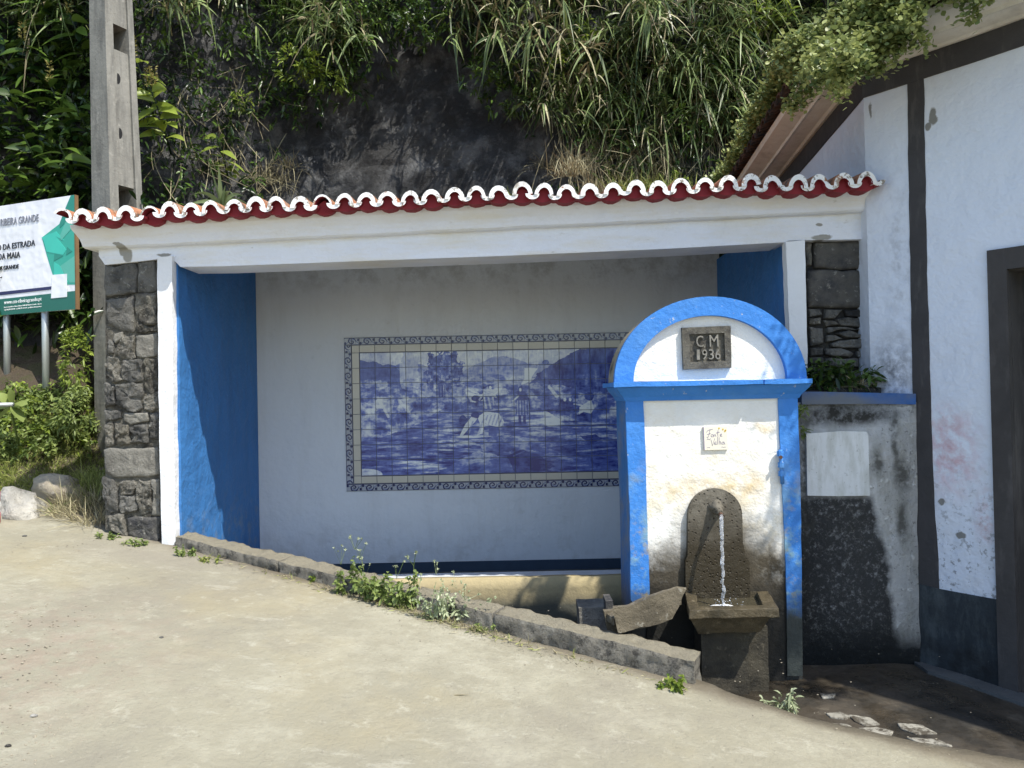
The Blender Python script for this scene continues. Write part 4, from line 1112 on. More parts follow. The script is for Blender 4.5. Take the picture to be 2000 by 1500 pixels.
        dx, dy = x2 - x1, y2 - y1; t_ = np.clip(((X - x1) * dx + (Y - y1) * dy) / (dx * dx + dy * dy), 0, 1)
        dd = np.hypot(X - x1 - t_ * dx, Y - y1 - t_ * dy); v = np.where(dd < w_, v * .3 + c_ * .7, v)
    rid = 1 - np.abs(vn(1.6, 3.2, 41, 5) * 2 - 1) * 2.2; rid2 = 1 - np.abs(vn(3.5, 5.5, 43, 4) * 2 - 1) * 2.2
    v = np.where(Y > 1.7, v + np.where(riv, .05, .22) * (rid - .35) + .12 * (rid2 - .4), v + .10 * (rid - .35))
    v = (v - .36) * 1.22 + .41
    v = np.clip(v + (fine - .5) * .16 + (np.random.default_rng(9).random((H, W)) - .5) * .03, 0.02, 1)
    deep = np.array([0.020, 0.026, 0.19]); midc = np.array([0.125, 0.178, 0.47]); pale = np.array([0.76, 0.79, 0.78])
    t = v[..., None]
    rgb = np.where(t < .5, deep + (midc - deep) * (t / .5), midc + (pale - midc) * ((t - .5) / .5))
    cream = np.array([0.50, 0.475, 0.40])
    out = np.broadcast_to(cream, (H, W, 3)) * (0.97 + .06 * vn(1, 1, 30)[..., None])
    inside = (X >= 0) & (X <= 17) & (Y >= 0) & (Y <= 8)
    out = np.where(inside[..., None], rgb, out)
    fr = ((X > -.05) & (X < 17.05) & (Y > -.05) & (Y < 8.05)) & ~((X > .02) & (X < 16.98) & (Y > .02) & (Y < 7.98))
    navy = np.array([0.012, 0.018, 0.085])
    out = np.where(fr[..., None], navy, out)
    # scroll border: half a tile wide
    bx = np.where((Y < -.5) | (Y > 8.5), X, Y) ; by = np.where(Y < -.5, (Y + 1) * 2, np.where(Y > 8.5, (9 - Y) * 2, np.where(X < -.5, (X + 1) * 2, (18 - X) * 2)))
    bord = (Y < -.5) | (Y > 8.5) | (X < -.5) | (X > 17.5)
    u = (bx * 1.0) % 1.0; r = np.hypot((u - .5) * 1.15, (by - .5) * 0.62); th = np.arctan2(by - .5, u - .5)
    sc = (np.abs(((r * 9 - th / 3.1416) % 2) - 1) < .42) & (r < .33)
    wv = np.abs(by - .5 - .30 * np.sin(bx * 6.283 + 1.2)) < .07
    lf = (np.hypot((u - .08) * 2.2, by - .72) < .17) | (np.hypot((u - .92) * 2.2, by - .3) < .17)
    bc = np.where((sc | lf)[..., None], navy, np.where(wv[..., None], np.array([.16, .20, .33]), np.array([0.34, 0.36, 0.40])))
    bc = np.where(((by < .10) | (by > .86))[..., None], navy, bc)
    out = np.where(bord[..., None], bc, out)
    return np.clip(out, 0, 1)
pic = picture()
H_, W_ = pic.shape[:2]
img = bpy.data.images.new('azulejo_picture', W_, H_, float_buffer=True)
img.colorspace_settings.name = 'Non-Color'
buf = np.ones((H_, W_, 4), np.float32); buf[..., :3] = pic[::-1]
img.pixels.foreach_set(buf.ravel()); img.update(); img.pack()
TL = at(672, 660, YB); TU = 0.1418
MX0 = TL.x; MZ1 = TL.z
m = Mat('glazed_blue_tile', 0.22, 0.5)
sp = m.n('ShaderNodeSeparateXYZ'); m.lk(m.pos, sp.inputs[0])
cb = m.n('ShaderNodeCombineXYZ')
m.lk(m.rng(sp.outputs[0], MX0, MX0 + 19 * TU, 0, 1), cb.inputs[0])
m.lk(m.rng(sp.outputs[2], MZ1 - 10 * TU, MZ1, 0, 1), cb.inputs[1])
it = m.n('ShaderNodeTexImage'); it.image = img; it.extension = 'EXTEND'; m.lk(cb.outputs[0], it.inputs[0])
m.base(it.outputs[0])
oi = m.n('ShaderNodeObjectInfo'); vs_ = m.n('ShaderNodeVectorMath', operation='SCALE'); m.lk(it.outputs[0], vs_.inputs[0]); m.lk(m.rng(oi.outputs['Random'], 0, 1, .93, 1.07), vs_.inputs['Scale']); m.base(vs_.outputs[0])
m.bump(m.noise(4, 2), 0.004, 0.4); MT['azulejo'] = m.done()
MT['grout'] = plain('grey_grout', (0.16, 0.17, 0.20), 0.9)
mural = thing('tile_mural', (MX0 + 9.5 * TU, YB, MZ1 - 10 * TU), 'blue and white painted tile mural of washerwomen at a river on the shelter back wall', 'tile mural')
from_bm(box(MX0, MX0 + 19 * TU, YB - 0.006, YB + 0.01, MZ1 - 10 * TU, MZ1), 'grout', MT['grout'], mural)
_tc = {}
def mtile(u0, u1, v0, v1):
    g = 0.0027
    w, h = (u1 - u0) * TU - 2 * g, (v1 - v0) * TU - 2 * g
    key = (round(w, 4), round(h, 4))
    if key not in _tc:
        bm = box(0, w, -0.013, 0, 0, h); bev(bm, 0.0012); bmesh.ops.recalc_face_normals(bm, faces=bm.faces)
        me = bpy.data.meshes.new('tile'); bm.to_mesh(me); bm.free(); me.materials.append(MT['azulejo']); _tc[key] = me
    o = bpy.data.objects.new('tile', _tc[key]); COL.objects.link(o); o.parent = mural
    o.location = Vector((MX0 + u0 * TU + g, YB + random.uniform(-.0004, .0004), MZ1 - v1 * TU + g)) - mural.location
    o.rotation_euler = (random.gauss(0, .006), 0, random.gauss(0, .006))
bounds_u = [0.5, 1.0] + [i + 1.0 for i in range(1, 18)] + [18.5]
bounds_v = [0.5, 1.0] + [i + 1.0 for i in range(1, 9)] + [9.5]
for a, b in zip(bounds_u, bounds_u[1:]):
    for c, d in zip(bounds_v, bounds_v[1:]):
        mtile(a, b, c, d)
bu = [0, 0.5] + bounds_u[1:-1] + [18.5, 19]
for a, b in zip(bu, bu[1:]):
    mtile(a, b, 0, .5); mtile(a, b, 9.5, 10)
for a, b in zip(bounds_v, bounds_v[1:]):
    mtile(0, .5, a, b); mtile(18.5, 19, a, b)

# ------------------------------------------------------------------ fountain
FY = 4.6
fountain = thing('fountain', at(1390, 1290, FY), 'white and blue painted stone fountain with rounded top and running spout', 'fountain')
core = [(1226, 745), (1555, 742), (1568, 1330), (1235, 1330)]
c0 = [at(x, y, FY + 0.03) for x, y in core]
from_bm(prism(c0, [p + Vector((0, 0.42, 0)) for p in c0]), 'body', MT['f_side'], fountain)
pslab('front_panel', [(1254, 779), (1523, 777), (1527, 900), (1535, 1100), (1537, 1330), (1264, 1330), (1263, 1100), (1258, 900)], FY + 0.014, 0.05, MT['f_white'], fountain, 0, None, 0.04, 0.004)
pslab('pilaster', [(1222, 777), (1257, 777), (1261, 900), (1265, 1040), (1269, 1160), (1262, 1176), (1240, 1180), (1232, 1172), (1230, 1000), (1224, 860)], FY, 0.035, MT['f_blue'], fountain, 0, None, 0.04, 0.004)
pslab('pilaster', [(1520, 777), (1558, 777), (1562, 900), (1566, 1100), (1568, 1320), (1538, 1320), (1535, 1100), (1528, 950)], FY, 0.035, MT['f_blue'], fountain, 0, None, 0.04, 0.004)
# side facings left
lf = [(1222, 777), (1224, 860), (1230, 1000), (1235, 1180), (1236, 1330)]
a = [at(x, y, FY + 0.012) for x, y in lf]
bm = bmesh.new()
lv = [bm.verts.new(p) for p in a]; lb = [bm.verts.new(p + Vector((0, 0.43, 0))) for p in a]
rv = [bm.verts.new(p + Vector((0.03, 0, 0))) for p in a]; rb = [bm.verts.new(p + Vector((0.03, 0.43, 0))) for p in a]
for i in range(len(a) - 1):
    bm.faces.new((lv[i], lv[i + 1], lb[i + 1], lb[i])); bm.faces.new((lv[i], rv[i], rv[i + 1], lv[i + 1])); bm.faces.new((rb[i], lb[i], lb[i + 1], rb[i + 1])); bm.faces.new((rv[i], rb[i], rb[i + 1], rv[i + 1]))
bm.faces.new((lv[0], lb[0], rb[0], rv[0])); bm.faces.new((lv[-1], rv[-1], rb[-1], lb[-1]))
from_bm(bm, 'side_facing', MT['f_side'], fountain)
# cornice: profile swept round three sides
cl, cr_ = at(1222, 777, FY).x, at(1559, 777, FY).x
zc0, zc1 = at(1390, 780, FY).z, at(1390, 745, FY - .09).z
def cornice_ring(o, z, y1=FY + 0.44):
    return [Vector((cl - o, y1, z)), Vector((cl - o, FY - o, z)), Vector((cr_ + o, FY - o, z)), Vector((cr_ + o, y1, z))]
pr = [(0.004, zc0 - 0.002), (0.010, zc0 + 0.010), (0.016, zc0 + 0.022), (0.032, zc0 + 0.040), (0.050, zc0 + 0.064), (0.060, zc0 + 0.082)]
def sweep3(name, pr, mat, cap=True):
    bm = bmesh.new(); R = [[bm.verts.new(p) for p in cornice_ring(o, z)] for o, z in pr]
    for a, b in zip(R, R[1:]):
        for i in range(3): bm.faces.new((a[i], a[i + 1], b[i + 1], b[i]))
        bm.faces.new((a[3], a[0], b[0], b[3]))
    bm.faces.new(R[0][::-1]); bm.faces.new(R[-1])
    return from_bm(bm, name, mat, fountain)
sweep3('moulding', pr, MT['f_blue'])
zs = zc0 + 0.084
lx, rx = at(1199, 748, FY - 0.10).x, at(1588, 742, FY - 0.10).x
notch = at(1493, 744, FY - .1).x
for (x0, x1, dy) in ((lx, notch - .006, 0), (notch + .004, rx, 0.008)):
    bm = box(x0, x1, FY - 0.10 + dy, FY + 0.46, zs, zs + 0.028); bev(bm, 0.006, 2); subdiv_noise(bm, 0.08, 0.004, 6)
    from_bm(bm, 'cornice_slab', MT['f_blue'], fountain)
ztop = zs + 0.028
# arch
cx_ = (at(1200, 745, FY).x + at(1576, 741, FY).x) / 2
Rx = (at(1576, 741, FY).x - at(1200, 745, FY).x) / 2; Rz = at(1385, 579, FY).z - ztop
bm = bmesh.new(); N = 40
def arc(rx_, rz_, y):
    return [Vector((cx_ - rx_ * math.cos(math.pi * k / N), y, ztop + rz_ * math.sin(math.pi * k / N))) for k in range(N + 1)]
ri_x, ri_z = Rx * 0.80, Rz * 0.775
A, B, C = arc(Rx, Rz, FY), arc(ri_x, ri_z, FY), arc(ri_x, ri_z, FY + 0.06)
D, E = arc(Rx, Rz, FY + 0.05), None
rows = [[bm.verts.new(p) for p in q] for q in (D, A, B, C)]
for a, b in zip(rows, rows[1:]):
    for k in range(N): bm.faces.new((a[k], a[k + 1], b[k + 1], b[k]))
from_bm(bm, 'arch_band', MT['f_blue'], fountain, False)
bm = bmesh.new()
A, B = arc(Rx - .003, Rz - .003, FY + 0.048), arc(Rx + 0.002, Rz - .01, FY + 0.27)
ra, rb = [bm.verts.new(p) for p in A], [bm.verts.new(p) for p in B]
for k in range(N): bm.faces.new((ra[k], ra[k + 1], rb[k + 1], rb[k]))
bm.faces.new(rb); bm.faces.new(ra[::-1])
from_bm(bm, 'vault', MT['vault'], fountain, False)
tp = arc(ri_x + .01, ri_z + .01, FY + 0.040)
from_bm(prism(tp, [p + Vector((0, 0.03, 0)) for p in tp]), 'tympanum', MT['f_white'], fountain)
# plaque
PY = FY + 0.010
q = [(1332, 640), (1427, 636), (1429, 718), (1335, 722)]
qi = [(1346, 653), (1415, 650), (1417, 705), (1348, 708)]
bm = bmesh.new()
a = [bm.verts.new(at(x, y, PY)) for x, y in q]; b = [bm.verts.new(at(x, y, PY + .002)) for x, y in qi]
b2 = [bm.verts.new(at(x + dx, y + dy, PY + .022)) for (x, y), (dx, dy) in zip(qi, ((1, 1), (-1, 1), (-1, -1), (1, -1)))]
bk = [bm.verts.new(at(x, y, PY) + Vector((0, 0.034, 0))) for x, y in q]
for i in range(4):
    j = (i + 1) % 4
    bm.faces.new((a[i], a[j], b[j], b[i])); bm.faces.new((b[i], b[j], b2[j], b2[i])); bm.faces.new((a[j], a[i], bk[i], bk[j]))
bm.faces.new(b2)
bm.faces.new(bk[::-1])
subdiv_noise(bm, 0.02, 0.002, 30)
plaque = from_bm(bm, 'plaque', MT['plaque'], fountain)
def plq(x, y): return at(x, y, PY + 0.023)
NY = Vector((0, -1, 0))
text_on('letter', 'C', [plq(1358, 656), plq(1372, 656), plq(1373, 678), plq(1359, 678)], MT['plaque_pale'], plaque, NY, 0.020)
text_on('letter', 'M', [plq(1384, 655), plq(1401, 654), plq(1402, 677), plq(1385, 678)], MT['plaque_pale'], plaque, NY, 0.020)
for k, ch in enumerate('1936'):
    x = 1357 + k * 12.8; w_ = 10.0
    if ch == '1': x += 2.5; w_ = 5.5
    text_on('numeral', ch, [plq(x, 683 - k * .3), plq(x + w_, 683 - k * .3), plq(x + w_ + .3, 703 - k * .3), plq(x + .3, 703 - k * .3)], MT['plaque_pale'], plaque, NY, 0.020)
# hand painted tile: its own thing
tq = [(1373, 834), (1420, 833), (1422, 878), (1375, 879)]
tt = [at(x, y, FY + 0.000) for x, y in tq]
name_tile = from_bm(bev(prism(tt, [p + Vector((0, 0.022, 0)) for p in tt]), 0.002), 'name_tile', MT['glaze'], None)
tag(name_tile, 'small square cream tile hand lettered Fonte Velha on the white fountain front', 'ceramic tile')
def tp_(u, v, o=0.0012):
    return tt[0].lerp(tt[1], u).lerp(tt[3].lerp(tt[2], u), v) + Vector((0, -o, 0))
def circ(cx, cy, r, n=10, a0=0, a1=6.283): return [(cx + r * math.cos(a0 + (a1 - a0) * k / n), cy + r * math.sin(a0 + (a1 - a0) * k / n)) for k in range(n + 1)]
strokes = [[(.13, .24), (.18, .17), (.25, .13), (.40, .10)], [(.29, .13), (.25, .30), (.19, .46), (.14, .43)], [(.15, .33), (.31, .28)],
           circ(.37, .38, .052), [(.44, .44), (.45, .34), (.50, .33), (.525, .43)], [(.62, .14), (.60, .30), (.61, .43)], [(.53, .27), (.69, .23)], [(.69, .37), (.77, .35), (.75, .30), (.70, .33), (.70, .41), (.79, .41)],
           [(.13, .56), (.18, .51), (.24, .55), (.30, .50)], [(.31, .55), (.36, .82), (.47, .50)], [(.44, .72), (.52, .70), (.50, .64), (.45, .68), (.46, .77), (.54, .76)], [(.58, .45), (.565, .77)],
           [(.65, .46), (.64, .77)], [(.64, .68), (.69, .63), (.72, .77)], circ(.80, .71, .05), [(.85, .65), (.855, .74), (.90, .76)],
           [(.13, .89), (.17, .90), (.20, .88), (.26, .90)], [(.72, .89), (.78, .87), (.80, .91), (.86, .88), (.92, .89)]]
for i, st in enumerate(strokes):
    from_bm(tube([tp_(u, v, 0.001) for u, v in st], 0.0011 if i < 16 else 0.0007, 5), 'lettering', MT['purple'], name_tile)
for (u, v) in ((.66, .07), (.82, .12), (.90, .20), (.93, .16)):
    from_bm(tube([tp_(u, v, 0.0), tp_(u, v, .0015)], 0.0055, 7), 'painted_flower', MT['yellow'], name_tile)
from_bm(tube([tp_(0.012, 0.0, 0.0005), tp_(0.012, 1.0, .0005)], 0.0022, 5), 'edge_line', MT['purple'], name_tile)
# spout stone
bp = [(1344, 1008)] + [(1397 - 53 * math.cos(math.pi * k / 16), 1007 - 53 * math.sin(math.pi * k / 16)) for k in range(17)] + [(1451, 1060), (1456, 1085), (1464, 1098), (1466, 1178), (1339, 1180), (1339, 1095), (1343, 1085)]
b0 = [at(x, y, FY - 0.022) for x, y in bp]
bm = prism(b0, [p + Vector((0, 0.05, 0)) for p in b0]); bev(bm, 0.006, 2)
back_stone = from_bm(bm, 'spout_stone', MT['f_stone'], fountain)
sp0 = at(1397, 992, FY - 0.02)
bm = tube([sp0 + Vector((0.0, 0.01, 0.008)), sp0 + Vector((0.002, -.02, .004)), sp0 + Vector((0.006, -0.055, -.010)), sp0 + Vector((0.008, -0.085, -.022))], [0.044, 0.038, 0.027, 0.019], 12)
subdiv_noise(bm, 0.015, 0.012, 26)
from_bm(bm, 'spout', MT['f_stone'], back_stone, True)
from_bm(tube([sp0 + Vector((0.008, -0.08, -.022)), sp0 + Vector((0.009, -0.100, -.030))], 0.013, 8), 'pipe_end', MT['rust'], back_stone)
# basin
zr = at(1430, 1190, 4.22).z
bl, br = at(1346, 1190, 4.22), at(1521, 1187, 4.22)
bkl, bkr = at(1338, 1160, 4.58), at(1490, 1155, 4.58)
def rimz(p, z): return Vector((p.x, p.y, z))
zw = zr - 0.035
ro = [rimz(bkl, zr), rimz(bl, zr), rimz(br, zr), rimz(Vector((br.x + 0.06, 4.58, 0)), zr)]
cxm = sum(ro, Vector()) / 4
def inset(p, d):
    v = (cxm - p); v.z = 0
    return p + Vector((math.copysign(d, v.x), math.copysign(d * (1 if abs(p.y - 4.58) > .05 else 0), v.y), 0))
ri = [inset(p, 0.065) for p in ro]
bm = bmesh.new()
O0 = [bm.verts.new(p) for p in ro]; O1 = [bm.verts.new(p - Vector((0, 0, 0.048))) for p in ro]
def under(p, s, dz): return Vector((cxm.x - 0.01 + (p.x - cxm.x) * s, 4.58 + (p.y - 4.58) * s, p.z - dz))
O2 = [bm.verts.new(under(p, 0.92, 0.050)) for p in ro]; O3 = [bm.verts.new(under(p, 0.70, 0.165)) for p in ro]
I0 = [bm.verts.new(p) for p in ri]; I1 = [bm.verts.new(p - Vector((0, 0, 0.09))) for p in ri]
for i in range(4):
    j = (i + 1) % 4
    for a, b in ((O0, O1), (O1, O2), (O2, O3)): bm.faces.new((a[i], a[j], b[j], b[i]))
    bm.faces.new((O0[j], O0[i], I0[i], I0[j])); bm.faces.new((I0[j], I0[i], I1[i], I1[j]))
bm.faces.new(O3[::-1]); bm.faces.new(I1)
bmesh.ops.recalc_face_normals(bm, faces=bm.faces)
bev(bm, 0.010, 2); subdiv_noise(bm, 0.05, 0.006, 12, 0.003, 40)
basin = from_bm(bm, 'basin', MT['basin'], fountain, False)
bm = bmesh.new(); bm.faces.new([bm.verts.new(rimz(p, zw)) for p in ri])
from_bm(bm, 'pool', MT['pool'], basin)
# pedestal and plinth
px0, px1 = at(1370, 1250, 4.41).x, at(1462, 1250, 4.41).x
bm = box(px0, px1, 4.41, 4.59, -0.3, zr - 0.15); bev(bm, 0.012, 2); subdiv_noise(bm, 0.06, 0.010, 9)
from_bm(bm, 'pedestal', MT['pedestal'], fountain)
bm = box(px1 + 0.004, at(1500, 1250, 4.46).x, 4.46, 4.60, -0.3, zr - 0.17); bev(bm, 0.010, 2); subdiv_noise(bm, 0.06, 0.008, 9)
from_bm(bm, 'pedestal_block', MT['pedestal'], fountain)
# chute: stone gutter running down from the basin
def ch(x, y, Y): return at(x, y, Y)
fp = [(1197, 1188), (1213, 1186), (1238, 1182), (1262, 1170), (1296, 1156), (1322, 1149), (1341, 1151), (1334, 1163), (1326, 1185), (1313, 1209), (1290, 1219), (1250, 1226), (1208, 1237), (1203, 1220)]
fr_ = [at(x, y, 4.22 + (x - 1197) * 0.0012) for x, y in fp]
bm = prism(fr_, [p + Vector((0.008, 0.042, 0.0)) for p in fr_]); bev(bm, 0.008, 2); subdiv_noise(bm, 0.035, 0.005, 14, 0.003, 45)
chute = from_bm(bm, 'chute', MT['chute'], fountain)
fb = [p + Vector((-0.035, 0.135, -0.055)) for p in fr_]
bm = prism(fb, [p + Vector((0, 0.04, 0)) for p in fb]); bev(bm, 0.008, 2); subdiv_noise(bm, 0.06, 0.008, 12)
from_bm(bm, 'chute_side', MT['chute'], chute)
fl = [fr_[0] + Vector((.01, .05, -.07)), fr_[6] + Vector((-.02, .05, -.06)), fr_[6] + Vector((-.05, .15, -.06)), fr_[0] + Vector((-.02, .15, -.07))]
bm = prism(fl, [p - Vector((0, 0, 0.04)) for p in fl])
from_bm(bm, 'chute_floor', MT['chute'], chute)
# little pipe fitting painted blue on the right pilaster
pf = thing('painted_pipe', at(1527, 905, FY - .02), 'short blue painted tap pipe fixed to the right edge of the fountain front', 'pipe')
from_bm(tube([at(1524, 878, FY - .012), at(1526, 905, FY - .016), at(1528, 945, FY - .012)], 0.012, 10), 'pipe', MT['f_blue'], pf, True)
for (x, y) in ((1524, 886), (1526, 908), (1527, 925)):
    from_bm(tube([at(x, y - 5, FY - .016), at(x, y + 5, FY - .016)], 0.020, 10), 'collar', MT['f_blue'], pf, False)
from_bm(tube([at(1525, 893, FY - .02), at(1525, 893, FY - .05)], 0.011, 8), 'rusty_tap', MT['rust'], pf)

# water
s0 = sp0 + Vector((0.009, -0.098, -0.030)); s1 = at(1413, 1184, 4.38); s1.z = zw
path, rad = [], []
for k in range(61):
    t = k / 60
    p = Vector((s0.x + (s1.x - s0.x) * t ** .5, s0.y + (s1.y - s0.y) * t ** .5, s0.z + (s1.z - s0.z) * t))
    wv = 0.004 * t
    p += Vector((math.sin(k * .55) * wv * 1.3 + random.uniform(-.002, .002) * t, math.cos(k * .7) * wv, 0))
    path.append(p); rad.append((0.0115 - 0.004 * t) * (1 + 0.35 * math.sin(k * 0.9 + 2 * math.sin(k * .31)) * t + 0.35 * random.uniform(-1, 1) * t))
stream = from_bm(tube(path, rad, 8), 'water_stream', MT['water'], None, True)
tag(stream, 'thin stream of water falling from the fountain spout into the basin', 'water')
bm = bmesh.new(); ring = []
for k in range(28):
    a = 2 * math.pi * k / 28; r = 1 + 0.25 * noise.noise(Vector((math.cos(a) * 2, math.sin(a) * 2, 1)))
    ring.append(bm.verts.new((s1.x - .005 + 0.075 * r * math.cos(a), s1.y + 0.055 * r * math.sin(a), zw + 0.002)))
cv = bm.verts.new((s1.x, s1.y, zw + 0.010))
mid = []
for v in ring:
    mid.append(bm.verts.new(cv.co.lerp(v.co, 0.55) + Vector((0, 0, 0.004 + random.uniform(0, .004)))))
for k in range(28):
    bm.faces.new((ring[k], ring[(k + 1) % 28], mid[(k + 1) % 28], mid[k])); bm.faces.new((mid[k], mid[(k + 1) % 28], cv))
foam = from_bm(bm, 'splash_foam', MT['foam'], stream, True)
for k in range(26):
    d = Vector((random.gauss(0, .05), random.gauss(0, .035), abs(random.gauss(0, .025)) + .004))
    p = Vector((s1.x, s1.y, zw)) + d
    from_bm(tube([p, p + Vector((0, 0, 0.004))], 0.0028, 5), 'droplet', MT['water'], stream)

# stone trough blocks at the chute's end
bt = [at(x, y, 4.86) for x, y in ((1130, 1187), (1192, 1186), (1197, 1240), (1134, 1240))]
bm = prism(bt, [p + Vector((0, 0.22, 0)) for p in bt]); bev(bm, 0.01, 2); subdiv_noise(bm, 0.05, 0.008, 10)
o = from_bm(bm, 'stone_block', MT['ashlar_tan']); tag(o, 'squared grey stone block standing in the pit at the end of the chute', 'stone block')
bt = [at(x, y, 4.50) for x, y in ((1183, 1174), (1197, 1174), (1203, 1236), (1188, 1236))]
bm = prism(bt, [p + Vector((0, 0.16, 0)) for p in bt]); bev(bm, 0.008, 2); subdiv_noise(bm, 0.05, 0.006, 10)
o = from_bm(bm, 'stone_upright', MT['ashlar']); tag(o, 'narrow upright stone between the chute mouth and the square block', 'stone block')

# ------------------------------------------------------------------ low wall right of the fountain
LY = 4.86
low_wall = thing('fountain_side_wall', at(1680, 1290, LY), 'mouldy white low wall with faded blue cap joining fountain and house', 'low wall')
lw = [(1558, 786), (1789, 786), (1793, 1000), (1797, 1300), (1560, 1300)]
f = [at(x, y, LY) for x, y in lw]
bm = prism(f, [p + Vector((0, 0.30, 0)) for p in f]); subdiv_noise(bm, 0.10, 0.012, 5)
from_bm(bm, 'wall', MT['low_wall'], low_wall, True)
cp = [at(x, y, LY - 0.02) for x, y in ((1566, 765), (1600, 765), (1700, 767), (1789, 769), (1789, 790), (1700, 789), (1566, 790))]
bm = prism(cp, [p + Vector((0, 0.36, 0.0)) for p in cp]); bev(bm, 0.008, 2)
from_bm(bm, 'cap', MT['cap'], low_wall)
pslab('panel', [(1575, 847), (1640, 842), (1692, 843), (1696, 850), (1699, 968), (1640, 969), (1577, 968)], LY - 0.022, 0.03, MT['low_panel'], low_wall, 0.006)
# ledge soil behind the cap
bm = box(1.80, 2.40, 5.0, 5.30, 1.3, 1.585); subdiv_noise(bm, 0.06, 0.02, 9)
from_bm(bm, 'ledge_soil', MT['darkgap'], low_wall)

# ------------------------------------------------------------------ house on the right
house = thing('house', Apt(1.0, -0.2), 'white house with charcoal bands and an ivy covered eave at the right edge', 'house')
ZTOP = 3.67
def sA(x, y):
    p = onA(x, y); return ((p - A0).dot(DA), p.z)
dl0 = sA(1968, 540)[0]; dz1 = sA(1975, 525)[1]; doorR = dl0 + 0.95
def wallA(pts, o0, o1, mat, name, parent=None, step=None, amp=0.0, bevel=0.0):
    return wslab(name, [Apt(s, z) for s, z in pts], NA, o0, o1, mat, parent or house, bevel, step, amp)
# facade in three pieces round the door
wallA([(-0.29, -0.6), (dl0, -0.6), (dl0, ZTOP + .05), (-0.29, ZTOP + .05)], 0, -0.30, MT['house'], 'wall')
wallA([(dl0, dz1), (doorR, dz1), (doorR, ZTOP + .05), (dl0, ZTOP + .05)], 0, -0.30, MT['house'], 'wall')
wallA([(doorR, -0.6), (4.5, -0.6), (4.5, ZTOP + .05), (doorR, ZTOP + .05)], 0, -0.30, MT['house'], 'wall')
# far wall past the corner
zB = lambda t: ZTOP - 0.085 * t
pB = [Bpt(0.0, -0.6), Bpt(4.6, -0.6), Bpt(4.6, zB(4.6) + .05), Bpt(0.0, ZTOP + .05)]
wslab('wall', pB, NB, 0.0, -0.30, MT['house'], house)
# corner rounded by a plaster bead
# charcoal upright, dado, band under the eave
s_l = [sA(1772, 130), sA(1773, 175), sA(1776, 400), sA(1783, 760), sA(1795, 1140)]; s_r = [sA(1835, 1150), sA(1822, 900), sA(1812, 560), sA(1804, 150), sA(1803, 120)]
wallA(s_l + s_r, 0.006, -0.01, MT['band'], 'painted_upright', None, 0.08, 0.006)
dd = [sA(1797, 1140), sA(1835, 1150), sA(1890, 1160), sA(1950, 1171)]
wallA([(dd[0][0] - .03, dd[0][1])] + dd + [(dl0 - 0.02, dd[-1][1] - .003), (dl0 - 0.02, -0.5), (dd[0][0] - .03, -0.5)], 0.012, -0.01, MT['dado'], 'dado', None, 0.06, 0.005)
wallA([(doorR + .12, 0.42), (4.4, 0.35), (4.4, -0.55), (doorR + .12, -0.55)], 0.012, -0.01, MT['dado'], 'dado')
def sweepAB(name, prof, mat, tB=4.6, sAe=4.4, drop=True, step=None, wob=0.0):
    """profile of (offset, height above ZTOP) swept round the corner"""
    stations = []
    n1 = 14
    for k in range(n1 + 1):
        t = tB * (1 - k / n1)
        if t > 0: stations.append(('B', t))
    stations.append(('K', 0))
    for k in range(1, n1 + 1): stations.append(('A', -0.29 + (sAe + .29) * k / n1))
    bm = bmesh.new(); R = []
    for kind, t in stations:
        row = []
        for o, z in prof:
            w = wob * noise.noise(Vector((t * 3, o * 9, z * 9 + (5 if kind == 'B' else 0))))
            if kind == 'B': p = Bpt(t, zB(t) + z + w, o)
            elif kind == 'K': p = KINK + MITER * o + Vector((0, 0, ZTOP + z + w))
            else: p = Apt(t, ZTOP + z + w, o)
            row.append(bm.verts.new(p))
        R.append(row)
    m_ = len(prof)
    for a, b in zip(R, R[1:]):
        for i in range(m_): bm.faces.new((a[i], a[(i + 1) % m_], b[(i + 1) % m_], b[i]))
    bm.faces.new(R[0]); bm.faces.new(R[-1][::-1])
    return from_bm(bm, name, mat, house)
sweepAB('eave_band', [(-0.02, -0.150), (0.010, -0.150), (0.010, 0.0), (-0.02, 0.0)], MT['band'], wob=0.012)
sweepAB('eave_cornice', [(-0.25, 0.002), (0.030, 0.002), (0.050, 0.015), (0.150, 0.030), (0.172, 0.028), (0.178, 0.050), (0.30, 0.085), (0.31, 0.13), (-0.25, 0.14)], MT['eave'], wob=0.006)
# roof and its tiles
def roof_pt(o, z): return (o, z)
hroof = sweepAB('roof', [(0.30, 0.135), (-1.6, 0.75), (-1.6, 0.70), (0.28, 0.10)], MT['oldtile'], sAe=4.4)
cnt = 0
def eave_tile(p, d, nrm):
    bm = bmesh.new(); n = 7; L = 0.34
    o_, i_ = [], []
    for t in (0, 1):
        for r, lst in ((1, o_), (0.72, i_)):
            lst.append([bm.verts.new(p + d * (-math.cos(math.pi * k / n) * 0.068 * r * (1 - .12 * t)) + Vector((0, 0, math.sin(math.pi * k / n) * 0.062 * r + 0.11 * t)) - nrm * (L * t)) for k in range(n + 1)])
    for k in range(n):
        bm.faces.new((o_[0][k], o_[0][k + 1], o_[1][k + 1], o_[1][k])); bm.faces.new((i_[0][k + 1], i_[0][k], i_[1][k], i_[1][k + 1]))
        bm.faces.new((o_[0][k + 1], o_[0][k], i_[0][k], i_[0][k + 1]))
    for k in (0, n): bm.faces.new((o_[0][k], o_[1][k], i_[1][k], i_[0][k]))
    return from_bm(bm, 'eave_tile', MT['oldtile'], hroof)
for k in range(26):
    t = 3.5 - k * 0.145
    if t < 0.04: break
    eave_tile(Bpt(t, zB(t) + 0.125, 0.385), DB, NB)
for k in range(18):
    s = -0.18 + k * 0.150
    eave_tile(Apt(s, ZTOP + 0.125, 0.385), DA, NA)
